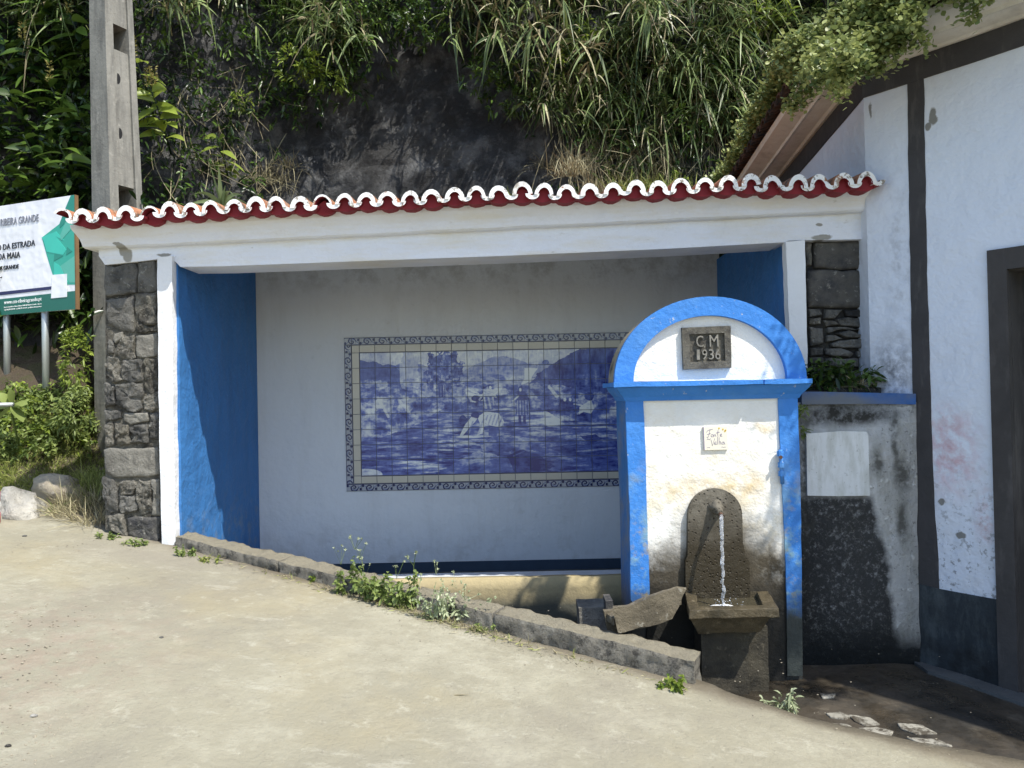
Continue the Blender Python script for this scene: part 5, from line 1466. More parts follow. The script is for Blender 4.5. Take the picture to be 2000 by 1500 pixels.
# door
fo = sA(1930, 490); fi = sA(1968, 525)
fzt = sA(1932, 490)[1]
for (s0_, s1_, z0_, z1_) in ((fo[0], dl0 + .004, -0.45, fzt), (dl0 + .004, doorR - .004, dz1 - .002, fzt), (doorR - .004, doorR + 0.12, -0.45, fzt)):
    wallA([(s0_, z0_), (s1_, z0_), (s1_, z1_), (s0_, z1_)], 0.022, -0.02, MT['frame'], 'door_frame', None, None, 0, 0.004)
wallA([(dl0 + .001, -0.45), (dl0 + .006, -0.45), (dl0 + .006, dz1), (dl0 + .001, dz1)], -0.02, -0.29, MT['frame'], 'door_reveal')
wallA([(dl0 + .001, dz1 - .01), (doorR - .001, dz1 - .01), (doorR - .001, dz1 - .001), (dl0 + .001, dz1 - .001)], -0.025, -0.29, MT['frame'], 'door_reveal')
door = wallA([(dl0 + .02, -0.25), (doorR - .02, -0.25), (doorR - .02, dz1 - .02), (dl0 + .02, dz1 - .02)], -0.20, -0.24, MT['band'], 'door')
for k in range(3):
    wallA([(dl0 + .07 + k * .29, 0.95), (dl0 + .31 + k * .29, 0.95), (dl0 + .31 + k * .29, dz1 - .10), (dl0 + .07 + k * .29, dz1 - .10)], -0.192, -0.21, MT['door'], 'door_panel', door)
# doorstep strip of grey cement at the wall foot
f = [Apt(-0.1, -0.3, 0.0), Apt(3.5, -0.3, 0.0), Apt(3.5, -0.3, 0.30), Apt(0.1, -0.3, 0.16)]
tops = [Vector((p.x, p.y, wet_z(p.x, p.y) + 0.02)) for p in f]
bm = prism(tops, [p - Vector((0, 0, 0.2)) for p in tops]); bev(bm, 0.01); subdiv_noise(bm, 0.1, 0.01, 5)
from_bm(bm, 'footing_strip', MT['strip'], house)

# ------------------------------------------------------------------ concrete pole
pole = thing('utility_pole', (-3.7, 7.15, bank_z(-3.7, 7.15)), 'tall tapered grey concrete utility pole with recessed openings behind the left end of the roof', 'utility pole')
nR = Vector((.886, -.463, 0)); nL = Vector((-.463, -.886, 0)); dR = Vector((.463, .886, 0)); dL = Vector((-.886, .463, 0))
def pole_pt(a, b, z):
    """a: 0..1 away along the recessed face, b: 0..1 to the left"""
    sc = 1 + .090 * (5.3 - z)
    left = Vector((-3.345 * 7.15 / 6.15, 7.15, 0))
    k_ = 7.15 / 6.15
    E = left - dL * (.195 * sc * k_)
    return E + dR * (.25 * sc * a * k_) + dL * (.195 * sc * b * k_) + Vector((0, 0, z))
def pole_piece(name, a0, a1, b0, b1, z0, z1, mat='pole', n=1, bv=0.010):
    bm = bmesh.new(); R = []
    for k in range(n + 1):
        z = z0 + (z1 - z0) * k / n
        R.append([bm.verts.new(pole_pt(a, b, z)) for a, b in ((a0, b0), (a1, b0), (a1, b1), (a0, b1))])
    for p, q in zip(R, R[1:]):
        for i in range(4): bm.faces.new((p[i], p[(i + 1) % 4], q[(i + 1) % 4], q[i]))
    bm.faces.new(R[0][::-1]); bm.faces.new(R[-1])
    if bv: bev(bm, bv, 2)
    return from_bm(bm, name, MT[mat], pole)
PZ0, PZ1 = 0.6, 9.6
pole_piece('flange', 0, .26, 0, 1, PZ0, PZ1)
pole_piece('flange', .80, 1, 0, 1, PZ0, PZ1)
ops = []
zc = 1.6 + (4.535 - 1.6) * 7.15 / 6.15
for k in (-2, -1, 0, 1, 2): ops.append((zc + k * 1.517 - .12, zc + k * 1.517 + .12))
z = PZ0
for a, b in ops:
    if a > z: pole_piece('web', .262, .798, .10, .95, z, a, bv=0.006)
    pole_piece('web_back', .262, .798, .93, .97, a + .001, b - .001, bv=0)
    z = b
pole_piece('web', .262, .798, .10, .95, z, PZ1, bv=0.006)
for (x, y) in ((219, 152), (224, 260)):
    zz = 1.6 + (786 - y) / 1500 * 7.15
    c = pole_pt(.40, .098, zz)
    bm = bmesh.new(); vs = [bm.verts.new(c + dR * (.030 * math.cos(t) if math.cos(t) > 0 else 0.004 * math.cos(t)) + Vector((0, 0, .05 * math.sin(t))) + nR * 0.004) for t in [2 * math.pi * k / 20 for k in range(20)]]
    bm.faces.new(vs); from_bm(bm, 'hole_shade', MT['dark'], pole)  # flat dark disc: the hole's inner shade is painted, nothing is cut

# ------------------------------------------------------------------ information board
SN = Vector((-.38, -1, 0)).normalized()
S0 = Vector((at(146, 490, 6.8).x, 6.8, 0))
def onS(x, y, o=0.0): return hit(x, y, S0 + SN * o, SN)
board = thing('information_board', onS(60, 790), 'large white and green public works sign board on two steel posts', 'sign')
def sgn(name, px, mat, o, parent=board, th=0.002):
    f = [onS(x, y, 0) for x, y in px]
    return wslab(name, f, SN, o, o - th, MT[mat], parent)
rt, rb_ = onS(146, 380.5), onS(150, 604)
sd = Vector((1, -.38, 0)).normalized()
Wd = 2.6
zt, zb = rt.z, onS(148, 604).z
def SB(u, v): # metres from the right edge (to the left), height fraction
    return Vector((S0.x, S0.y, 0)) - sd * u + Vector((0, 0, zb + (zt - zb) * v))
wslab('panel', [SB(0, 0), SB(Wd, 0), SB(Wd, 1), SB(0, 1)], SN, 0.0, -0.012, MT['s_white'], board)
wslab('edge_batten', [SB(-0.002, 0), SB(-0.016, 0), SB(-0.016, 1.0), SB(-0.002, 1.0)], SN, 0.004, -0.03, MT['wood'], board)
pen = sgn('green_print', [(139, 382), (146, 381), (147, 556), (131, 556), (103, 536), (92, 500), (82, 464), (117, 437), (128, 408)], 'g1', 0.002)
for px_, mt in (([(139, 382), (146, 381), (146, 418), (118, 445), (117, 437), (128, 408)], 'g3'), ([(82, 464), (110, 452), (126, 470), (110, 462), (92, 480)], 'g2'), ([(110, 462), (130, 488), (124, 498), (92, 492), (86, 470)], 'g2'),
             ([(132, 482), (142, 491), (130, 498)], 'g3'), ([(107, 495), (124, 500), (106, 510)], 'g3'), ([(130, 430), (146, 416), (146, 440), (120, 470), (118, 460)], 'g4'), ([(118, 520), (146, 500), (147, 552), (136, 552)], 'g4'), ([(106, 512), (118, 520), (134, 552), (106, 538)], 'g2')):
    o_ = sgn('green_facet', px_, mt, 0.0036 + random.uniform(0, .0015), pen)
wslab('navy_line', [SB(0, .105 + .045), SB(Wd, .15), SB(Wd, .185), SB(0, .185)], SN, 0.003, 0.001, MT['navy'], board) if False else None
sgn('navy_line', [(-60, 577), (104, 559), (104, 565), (-60, 584)], 'navy', 0.0035)
sgn('footer_print', [(-120, 598), (-60, 591), (149, 568), (150, 603.5), (-60, 621), (-120, 626)], 'gd', 0.0035)
sgn('white_label', [(103, 537), (132, 535), (132, 580), (101, 583)], 's_white', 0.0075)
def stext(body, q, mt, nm='lettering'): text_on(nm, body, [onS(*p, 0) for p in q], MT[mt], board, SN, 0.006)
stext('RIBEIRA GRANDE', [(2, 428), (76, 418), (76, 432), (2, 442)], 'grey')
stext('O DA ESTRADA', [(-5, 479), (69, 468), (69, 480), (-5, 490)], 'ink')
stext('DA MAIA', [(-3, 496), (40, 491), (40, 503), (-3, 508)], 'ink')
stext('RIBEIRA GRANDE', [(-19, 522), (37, 516), (37, 524), (-19, 530)], 'ink')
stext('www.cm-ribeiragrande.pt', [(9, 587), (82, 580), (82, 589), (9, 597)], 'sw')
stext('Largo Conselheiro Hintze Ribeiro 9600-509 Ribeira Grande - Açores', [(9, 599), (82, 592), (82, 595), (9, 602.5)], 'sw')
stext('T (+351) 296 470 730   F (+351) 296 472 720   geral@cm-ribeiragrande.pt', [(9, 604), (82, 597), (82, 600), (9, 607.5)], 'sw')
for (x, y1) in ((13, 768), (88, 792)):
    p = onS(x, 612, -0.04)
    zb_ = bank_z(p.x, p.y) - 0.3
    from_bm(tube([Vector((p.x, p.y, zb_)), Vector((p.x, p.y, zb + .5))], 0.030, 14), 'post', MT['galv'], board, True)
rail = from_bm(tube([at(-90, 792, 5.9), at(26, 790, 5.9)], 0.016, 12), 'steel_rail', MT['galv'], None, True)
tag(rail, 'end of a horizontal steel tube at the left edge by the broad green leaves', 'rail')

# striped post cut by the left edge of the picture
bp_ = onR(-17, 1022)
mk = thing('striped_post', (bp_.x, bp_.y, road_z(bp_.x, bp_.y)), 'red and white striped marker cut off by the left edge of the road', 'marker post')
zz0 = road_z(bp_.x, bp_.y)
for k in range(3):
    from_bm(tube([(bp_.x, bp_.y, zz0 + k * .075 + .001), (bp_.x, bp_.y, zz0 + (k + 1) * .075 - .001)], 0.055, 18), 'band', MT['red_paint'] if k % 2 == 0 else MT['white_paint'], mk, True)

# ------------------------------------------------------------------ rocks and pebbles
def ground_at(x, y):
    d = ray(x, y); t = 2.0
    while t < 10:
        p = CAM + d * t
        g = bank_z(p.x, p.y) if p.x < -2.88 and p.y > 5.6 else road_z(p.x, p.y)
        if p.z <= g: return Vector((p.x, p.y, g))
        t += 0.01
    return p
g = ground_at(98, 985)
tag(boulder('boulder', (g.x, g.y + .10, g.z + .08), (.19, .15, .15), MT['rock'], None, 2, .38, .5), 'rounded tan boulder half shaded in the grass left of the stone pier', 'rock')
g = ground_at(22, 1012)
tag(boulder('boulder', (g.x - .02, g.y + .10, g.z + .03), (.165, .13, .15), MT['rock_pale'], None, 5, .75, .4), 'pale jagged rock beside the striped marker at the left road edge', 'rock')
for (x, y, r, mt, lb) in ((48, 1048, .014, 'basalt', 'small dark stone on the road near the pale rock'), (315, 1246, .010, 'basalt', 'small dark pebble alone on the concrete road left of centre'), (66, 1400, .013, 'rock_pale', 'pale pebble at the lower left of the road'),
                         (16, 1458, .010, 'basalt_pale', 'grey pebble close to the lower left corner of the picture'), (77, 1039, .009, 'rock', 'tiny flat stone on the road edge right of the pale rock')):
    g = onR(x, y)
    tag(boulder('pebble', (g.x, g.y, g.z + r * .3), (r * 1.1, r * .8, r * .5), MT[mt], None, x, .3, .5), lb, 'pebble')
# loose grit: too many to count
bm = bmesh.new()
def grit(x, y, r):
    g = onR(x, y)
    s = bmesh.ops.create_icosphere(bm, subdivisions=1, radius=r)
    for v in s['verts']:
        v.co = Vector((v.co.x * random.uniform(.9, 1.6), v.co.y, v.co.z * .6)) + Vector((g.x, g.y, g.z + r * .3))
for _ in range(120): grit(random.gauss(60, 90), random.gauss(1240, 45), random.uniform(.002, .006))
for _ in range(160): grit(random.gauss(120, 120), random.gauss(1430, 50), random.uniform(.002, .005))
for _ in range(200): grit(random.uniform(0, 1900), random.uniform(1120, 1490), random.uniform(.0015, .0045))
for _ in range(420):
    t = random.random(); grit(345 + 960 * t + random.gauss(0, 6), 1074 + 268 * t + abs(random.gauss(0, 8)), random.uniform(.001, .0035))
for _ in range(120): grit(random.uniform(20, 300), random.gauss(1062, 10), random.uniform(.001, .004))
o = from_bm(bm, 'grit', MT['rock']); tag(o, 'loose grit and crumbs scattered over the concrete road', 'grit', None, 'stuff')
g = onR(902, 1361); P = np.array([[g.x - .05, g.y, g.z + .006]])
pk = Pack(); pk.add(leaves(P, [[1, .1, .08]], .10, .004, .1, 4, 'blade', tint=np.array([.2]))); o = pk.build('dry_twig', [MT['lf_dry']]); tag(o, 'short dry brown twig lying on the middle of the road', 'twig')

# ------------------------------------------------------------------ vegetation on the cliff
def rock_zone(x, y):
    """1 inside the bare rock window of the cliff, in photograph pixels"""
    pts = [(520, 430), (540, 330), (590, 255), (690, 200), (735, 120), (770, 92), (890, 95), (915, 170), (1000, 230), (1060, 260), (1105, 320), (1090, 430)]
    ins = False; n = len(pts)
    for i in range(n):
        x1, y1 = pts[i]; x2, y2 = pts[(i + 1) % n]
        if (y1 > y) != (y2 > y) and x < (x2 - x1) * (y - y1) / (y2 - y1) + x1: ins = not ins
    return ins
def topx(p):
    d = Vector(p) - CAM
    w = d.dot(_f); return 1000 + F * d.dot(RT) / w, 750 - F * d.dot(UP) / w
MV = [MT['lf_cane'], MT['lf_dry'], MT['lf_broad'], MT['lf_bright']]
# 1. dark understorey: everything the eye cannot count
pk = Pack()
n = 5200
for _ in range(n):
    x = random.uniform(-8.5, 4.8); z = random.uniform(1.6, 8.2)
    y = cliff_y(x, z)
    qx, qy = topx((x, y, z))
    if rock_zone(qx, qy): continue
    if 480 < qx < 1120 and qy > 230 and random.random() < .6: continue
    big = qx < 200
    if x < -2.9 and z < 2.9 and y < 8.2 and z < 2.4: continue
    shrub_pack(pk, (x, y - random.uniform(0.0, 0.30), z), (.22, .16, .22), 14 if not big else 9, .085 if not big else .17, random.uniform(.22, .4), 2, .35, tmean=.25 + .25 * noise.noise(Vector((x * 1.5, z * 1.5, 0))))
for _ in range(150):
    x = random.uniform(-6.0, -3.2); z = random.uniform(2.25, 3.3)
    shrub_pack(pk, (x, random.uniform(7.15, 7.75) - (x + 3.2) * .05, z), (.20, .16, .16), 12, .13, .3, 2, .4, tmean=.25)
o = pk.build('cliff_undergrowth', MV); tag(o, 'dense dark green undergrowth covering the cliff above the shelter', 'undergrowth', None, 'stuff')
print('undergrowth', pk.c)
# 2. the curtain of canes hanging over the edge
pk = Pack()
zones = [  # x0 x1 y0 y1 count height dry
    (890, 1130, -60, 60, 15, .75, .25), (860, 1160, -300, -120, 14, .8, .3), (310, 680, -100, 10, 15, .6, .12), (300, 900, -320, -160, 20, .7, .2),
    (1140, 1640, -60, 120, 32, .62, .10), (1140, 1700, -300, -100, 22, .7, .1), (1180, 1480, 150, 290, 14, .42, .22), (0, 190, -60, 30, 7, .6, .1), (-300, 300, -280, -100, 16, .7, .15), (560, 700, 40, 80, 3, .4, .2), (1550, 1900, -140, 0, 10, .6, .1), (1150, 1620, 60, 230, 22, .45, .04), (560, 900, -60, 60, 8, .45, .05), (1040, 1160, 120, 240, 6, .4, .2)]
for x0, x1, y0, y1, c, h, dry in zones:
    for _ in range(c):
        p = onC(random.uniform(x0, x1), random.uniform(y0, y1), 0.05)
        cane_pack(pk, p, 56, h * random.uniform(.7, 1.2), (random.gauss(0, .25), -0.75, random.uniform(-.1, .7)), .5, dry, random.uniform(.24, .44), random.uniform(.009, .017))
o = pk.build('hanging_canes', MV); tag(o, 'curtain of long bladed canes and dry stalks hanging over the cliff edge', 'canes', None, 'stuff')
print('canes', pk.c)
# 3. dangling roots and dry stalks over rock and cliff
pk = Pack()
P, D, L = [], [], []
for _ in range(420):
    x = random.choice([random.uniform(300, 560), random.uniform(1060, 1420), random.uniform(1080, 1420), random.uniform(1080, 1420), random.uniform(1080, 1420)]); y = random.uniform(120, 330)
    p = onC(x, y, random.uniform(.02, .25)); P.append(p[:]); D.append((random.gauss(0, .3), -0.25, random.gauss(-.7, .5))); L.append(random.uniform(.15, .6))
pk.add(leaves(np.array(P), np.array(D), np.array(L), .0035, .35, 5, 'flat', tint=rng.random(len(P)) * .6, curl=.5), 1)
for (x, y) in ((1130, 330), (1170, 300), (1200, 340), (1230, 310), (1270, 340), (1310, 330), (1180, 365), (1240, 365), (1290, 370), (560, 330), (540, 360), (500, 350), (1070, 330), (430, 330)):
    p = onC(x, y, .1); grass_pack(pk, p, (.14, .08), 80, .42, (0, -.45, .6), .55, .0035, 1)
o = pk.build('roots_and_dry_stalks', MV); tag(o, 'tangle of dangling roots and straw coloured stalks over the dark rock', 'roots', None, 'stuff')

# 4. single plants one can point at
def ginger(x, y, off, label, nl=9, size=.30, spikes=1, mi='lf_broad', lean=(0, -.5, .5)):
    p = onC(x, y, off)
    t = thing('ginger_plant', p, label, 'ginger plant', 'broad leaved ginger plants on the cliff')
    pk = Pack(); per = []
    stem_top = p + Vector((0, -.12, .10)); root = p + Vector((0.0, .32, -.42))
    from_bm(tube([root, root.lerp(stem_top, .5) + Vector((0, 0, .05)), stem_top], [.012, .010, .007], 6), 'stem', MT['lf_broad'], t, True)
    for k in range(nl):
        s = .25 + .75 * k / nl
        q = root.lerp(stem_top, s); a = (k % 2) * math.pi + random.gauss(0, .5)
        D_ = Vector((math.cos(a) * .9, -.35 + random.gauss(0, .25), .25 + random.gauss(0, .25)))
        V, Q, T = leaves(np.array([q[:]]), [D_[:]], size * random.uniform(.75, 1.1), size * .17, .55, 6, 'broad', .25, np.array([random.uniform(.2, .95) if mi == 'lf_broad' else random.uniform(.55, 1)]), up=np.array([0, -.6, 1.0]) if mi == 'lf_bright' else None)
        quads_mesh('leaf', V, Q, T, [MT[mi]], t)
    for k in range(spikes):
        b = stem_top + Vector((random.uniform(-.02, .02) + k * .05, -.02, .0))
        pk2 = Pack(); m_ = 70
        hh = rng.random(m_) * .20
        ang = rng.random(m_) * 6.28
        PP = np.array([[b.x + .012 * math.cos(a), b.y + .012 * math.sin(a), b.z + h_] for a, h_ in zip(ang, hh)])
        DD = np.stack([np.cos(ang), np.sin(ang), np.full(m_, .5)], 1)
        pk2.add(leaves(PP, DD, .035, .007, .1, 2, 'broad'))
        pk2.build('flower_spike', [MT['lf_flower']], t)
ginger(305, 200, .55, 'sunlit ginger plant with two faded flower spikes just right of the concrete pole', 15, .33, 2, 'lf_bright')
ginger(275, 140, .50, 'ginger plant with an upright flower spike beside the pole, above the sunlit one', 9, .28, 1, 'lf_bright')
ginger(430, 285, .40, 'small broad leaved plant growing low on the dark bank above the roof tiles', 10, .24, 0, 'lf_bright')
for (x, y, lb) in ((60, 110, 'ginger plant with a brown spike high at the far left'), (150, 60, 'ginger plant with a spike at the top just left of the pole'), (30, 200, 'large leaved ginger plant at the left edge, halfway up the foliage'),
                   (110, 190, 'large leaved ginger plant left of the pole with drooping leaves'), (160, 230, 'bright leaf tip ginger plant touching the left side of the pole'), (60, 290, 'broad leaved plant above the sign board, left part'),
                   (130, 310, 'broad leaved plant just above the top right corner of the sign board'), (20, 350, 'leafy plant behind the top left of the sign board'), (90, 20, 'dark ginger plant at the top left of the picture')):
    ginger(x, y, .40, lb, 11, .30, 1 if y < 200 else 0, 'lf_broad')
def cane(x, y, label, h=.7, dry=.1, n=60, d=(0, -.7, .5), mat0='lf_cane', bl=.4, off=.3):
    p = onC(x, y, off); pk = Pack(); cane_pack(pk, p, n, h, d, .5, dry, bl, .014)
    o = pk.build('cane_clump', [MT[mat0], MT['lf_dry']]); tag(o, label, 'cane clump', 'canes growing on the cliff')
cane(1450, 60, 'bright green cane tuft with stiff upright leaves near the ivy covered eave', .5, 0, 60, (.1, -.4, .9), 'lf_bright', .35)
cane(1490, 100, 'second bright spiky cane tuft, lower and nearer the ivy', .5, 0, 60, (.3, -.4, .8), 'lf_bright', .3)
cane(1460, 140, 'cane tuft with pale broad drooping leaves above the house roof edge', .5, .3, 40, (.1, -.8, .1))
cane(1000, 60, 'tall cane clump with straw coloured stems hanging over the bare rock', .8, .4, 90, (.05, -.6, .2))
cane(1090, 90, 'cane clump right of the bare rock with dry hanging leaves', .9, .4, 80, (-.1, -.7, .2))
cane(350, 30, 'cane clump with narrow hanging blades right of the top of the pole', .8, .1, 70, (.3, -.7, .4))
cane(640, 60, 'cane clump with pale drooping leaf tips left of the rock', .7, .15, 80, (.3, -.7, .3))
cane(1250, 40, 'cane clump with bright blades in the middle of the upper right foliage', .8, .15, 80, (0, -.7, .3))
def bush(x, y, label, n=160, r=.25, size=.07, mi='lf_bright', off=.35, wide=.32, tm=.5):
    p = onC(x, y, off); pk = Pack(); shrub_pack(pk, p, (r, r * .7, r * .8), n, size, wide, 0, .3, tmean=tm)
    o = pk.build('shrub', [MT[mi]]); tag(o, label, 'shrub', 'leafy shrubs on the cliff')
bush(585, 125, 'shrub with glossy bright leaf rosettes left of the bare rock', 240, .26, .075)
bush(640, 150, 'bright leaved shrub hanging at the upper left rim of the bare rock', 200, .22, .07)
bush(470, 200, 'small sunlit shrub sprig in the shade midway between pole and rock', 110, .16, .06)
bush(830, 40, 'dark glossy shrub overhanging the top of the bare rock', 420, .36, .075, 'lf_broad', .4)
bush(700, 40, 'dark leaved shrub at the top between canes and rock', 300, .34, .075, 'lf_broad', .3)
bush(1095, 130, 'shrub with bright leaves among the canes right of the rock', 160, .18, .065)
bush(1130, 70, 'pale green shrub high among the canes right of the rock', 220, .25, .065)
bush(1200, 215, 'small leaved shrub below the canes right of the rock', 260, .28, .045, 'lf_broad')
bush(1325, 345, 'fresh green weed sprouting behind the roof tiles near the ivy', 60, .12, .055)
bush(940, 150, 'small leafy shrub drooping over the upper right of the bare rock', 200, .24, .06, 'lf_broad')
bush(1010, 200, 'leafy sprig hanging down the right part of the bare rock', 160, .2, .055, 'lf_broad', .2)
bush(1400, 120, 'dark leafy shrub among the reeds left of the ivy', 300, .3, .07, 'lf_broad')
bush(1350, 250, 'low dark shrub above the tiles near the ivy', 300, .3, .06, 'lf_broad')
bush(560, 30, 'leafy shrub at the top edge left of centre', 260, .3, .07, 'lf_broad', .3)
# grasses standing along the roof
def tuft(name, P0, n, h, r, mat, label, cat, lean=(0, -.1, 1), spread=.35, bw=.004, droop=.7, group=None):
    pk = Pack(); grass_pack(pk, P0, r, n, h, lean, spread, bw, 0, droop)
    o = pk.build(name, [MT[mat]]); return tag(o, label, cat, group)
def behind_roof(x, y, Y=7.55): return at(x, y, Y)
for (x, y, h, n_, mt, lb) in ((1160, 372, .45, 150, 'lf_dry', 'straw coloured grass tuft behind the tiles, right of the rock'), (1225, 372, .42, 170, 'lf_grass', 'mixed green and straw grass tuft behind the middle right of the tiles'),
                             (1290, 368, .42, 150, 'lf_grass', 'grass tuft behind the tiles left of the ivy end'), (1340, 362, .30, 80, 'lf_grass', 'thin grass tuft behind the tiles beside the ivy end'), (620, 395, .16, 50, 'lf_grass', 'little dry green tuft behind the tiles left of the bare rock'), (1020, 378, .22, 50, 'lf_bright', 'small bright yellow green tuft on the tiles below the bare rock'), (1120, 330, .5, 160, 'lf_dry', 'tall blond dry grass clump on the rock shoulder')):
    tuft('grass_tuft', at(x, y + 14, 7.5), n_, h * .85, (.16, .08), mt, lb, 'grass tuft', group='grass tufts behind the roof')
pk = Pack(); b = at(432, 402, 7.45)
for k, (dx, dz, L_) in enumerate(((-.5, .75, .42), (-.15, 1, .42), (.05, 1, .36), (.35, .9, .36), (.6, .7, .42), (-.8, .45, .40), (.2, .5, .2), (.75, .5, .38))):
    pk.add(leaves(np.array([b[:]]), [[dx, -.25, dz]], L_ * 1.25, .026, .75 if abs(dx) > .3 else .15, 8, 'blade', .2, np.array([random.uniform(.5, 1)]), up=np.array([0, -1.6, .3])))
o = pk.build('iris_plant', [MT['lf_iris']]); tag(o, 'pale green strap leaved plant with arching leaves behind the left part of the roof tiles', 'strap leaved plant')

# ------------------------------------------------------------------ ivy over the house eave
pk = Pack()
def ivy_cluster(c, r, n):
    P = np.asarray(c) + rng.normal(size=(n, 3)) * np.asarray(r)
    D = rdirs(n, (-.35, -.6, .25), .6)
    tt = np.clip(rng.normal(.45, .25) + rng.normal(0, .2, n), 0, 1)
    pk.add(leaves(P, D, .031 * rng.uniform(.6, 1.3, n), .015, .2, 3, 'round', .15, tt))
def path_pt(s, o, z):        # s < -0.29: along the far wall
    if s >= -0.29: return Apt(s, ZTOP + z, o)
    t = -0.29 - s; return Bpt(t, zB(t) + z, o)
s = -3.9
while s < 1.9:
    if s < -1.9: th, up, n_ = .07, .05, 2
    elif s < -0.9: th, up, n_ = .10, .12, 4
    elif s < 0.10: th, up, n_ = .16, .15, 7
    elif s < 0.6: th, up, n_ = .10, .15, 4
    else: th, up, n_ = .07, .18, 2
    for _ in range(n_):
        o_ = random.uniform(.10, .36); zz = .17 + (0.42 - o_) * .3 + random.uniform(0, up)
        if s < -0.5: o_ = random.uniform(.18, .38); zz = .27 + random.uniform(0, up)
        elif random.random() < .35: o_ = .38 + random.uniform(0, .03); zz = random.uniform(.10, .2 + up * .6)
        ivy_cluster(path_pt(s, o_, zz), (.045, .045, .035), 55)
    s += .035
# hanging swags, placed below the parts of the eave where the photograph has them
def swag(x, y, o, rad, n_):
    p = hit(x, y, A0 + NA * o, NA) if x > 1665 else hit(x, y, KINK + NB * o, NB)
    for _ in range(n_):
        ivy_cluster(p + Vector((random.gauss(0, rad), random.gauss(0, rad), random.gauss(0, rad))), (.03, .03, .03), 40)
for (x, y, o, r, n_) in ((1650, 100, .46, .07, 16), (1680, 80, .48, .08, 22), (1710, 100, .46, .06, 16), (1690, 125, .42, .04, 6), (1645, 140, .42, .04, 6), (1640, 165, .36, .03, 2), (1740, 85, .44, .05, 8), (1765, 70, .45, .05, 9), (1620, 150, .44, .05, 8),
                         (1790, 45, .45, .05, 7), (1600, 130, .44, .05, 8), (1910, 20, .40, .035, 3), (1895, 32, .38, .02, 1), (1580, 170, .42, .04, 6), (1560, 200, .42, .04, 5), (1712, 120, .40, .03, 2)):
    swag(x, y, o, r, n_)
for _ in range(46):                     # unseen ivy added beyond the frame edge, shaped to dapple the fountain with shade
    s_ = random.uniform(.85, 2.6)
    ivy_cluster(path_pt(s_, random.uniform(.36, .66) - .08 * max(0, s_ - 1.6), random.uniform(-.04, .28)), (.05, .05, .05), 44)
ivy = pk.build('ivy', [MT['lf_ivy']]); tag(ivy, 'dense small leaved ivy sprawling over and hanging from the house eave', 'ivy')
print('ivy', pk.c)

# ------------------------------------------------------------------ verge on the left
pk = Pack()
for _ in range(260):
    g = ground_at(random.uniform(-120, 200), random.uniform(800, 960))
    if g.y < 6.0: continue
    grass_pack(pk, g, (.10, .08), 42, .11, (0, -.15, 1), .5, .0035, 0, .6, bank_z)
o = pk.build('verge_grass', [MT['lf_grass']]); tag(o, 'short green and yellow grass covering the verge left of the stone pier', 'grass', None, 'stuff')
pk = Pack()
for _ in range(230):
    g = ground_at(random.uniform(-100, 196), random.uniform(770, 900))
    if g.y > 7.6 or g.y < 6.15: continue
    shrub_pack(pk, (g.x, g.y, g.z + .05), (.10, .08, .07), 26, .05, .45, random.choice((0, 0, 1)), .3, tmean=.5)
o = pk.build('verge_ground_cover', [MT['lf_weed'], MT['lf_bright']]); tag(o, 'leafy ground cover and clover on the bank below the sign board', 'ground cover', None, 'stuff')
def vbush(x, y, Y, r, n_, label, mat='lf_bright', size=.05):
    p = at(x, y, Y); pk = Pack(); shrub_pack(pk, p, r, n_, size, .3, 0, .3, tmean=.6)
    o = pk.build('shrub', [MT[mat]]); tag(o, label, 'shrub')
vbush(150, 705, 6.9, (.15, .15, .30), 620, 'bright yellow green ferny shrub between the sign post and the pole')
vbush(145, 800, 6.7, (.17, .16, .20), 420, 'leafy green shrub at the foot of the pole, below the ferny one', 'lf_weed', .055)
# big soft leaves at the left edge
b = at(24, 812, 6.25); bl_ = thing('broad_leaf_plant', b, 'young plant with big soft light green leaves at the left edge by the steel tube', 'broad leaved plant')
from_bm(tube([b + Vector((0.02, .05, -.25)), b, b + Vector((0, 0, .12))], .008, 6), 'stem', MT['lf_weed'], bl_, True)
for (dx, dy, dz, L_) in ((.05, -.2, 1, .20), (.95, -.3, .05, .20), (.7, -.4, -.45, .19), (-.8, -.3, .3, .22), (-.5, -.6, -.6, .26), (.85, -.2, .30, .17), (-.3, -.3, .6, .2)):
    V, Q, T = leaves(np.array([(b + Vector((0, 0, .08)))[:]]), [[dx, dy, dz]], L_ * .95, .048, .25, 7, 'broad', .2, np.array([random.uniform(.6, 1)]))
    quads_mesh('leaf', V, Q, T, [MT['lf_weed']], bl_)
# tall dry grass at the pier's foot
pk = Pack()
for _ in range(16):
    g = ground_at(random.uniform(120, 212), random.uniform(985, 1045)); grass_pack(pk, g, (.06, .05), 40, .34, (random.gauss(0, .2), -.25, 1), .35, .0028, 0, .9)
for _ in range(8):
    g = ground_at(random.uniform(150, 215), random.uniform(960, 1000)); grass_pack(pk, g, (.05, .05), 30, .42, (.1, -.2, 1), .3, .003, 1, .8)
o = pk.build('dry_grass_clump', [MT['lf_dry'], MT['lf_grass']]); tag(o, 'tall straw yellow grass clump leaning against the foot of the left stone pier', 'grass clump')
pk = Pack(); g = ground_at(98, 1000); grass_pack(pk, g, (.10, .04), 60, .20, (0, -.4, .8), .6, .005, 0, .8); o = pk.build('weed', [MT['lf_weed']]); tag(o, 'dark green weed growing in front of the tan boulder', 'weed')
for (x, y, lb) in ((262, 1062, 'small flat moss like weed at the foot of the left pier'), (208, 1050, 'tiny weed on the road edge between dry grass and pier')):
    g = onR(x, y); pk = Pack(); shrub_pack(pk, (g.x, g.y, g.z + .01), (.07, .05, .015), 90, .028, .5, 0, .2, tmean=.5); o = pk.build('weed', [MT['lf_weed']]); tag(o, lb, 'weed')

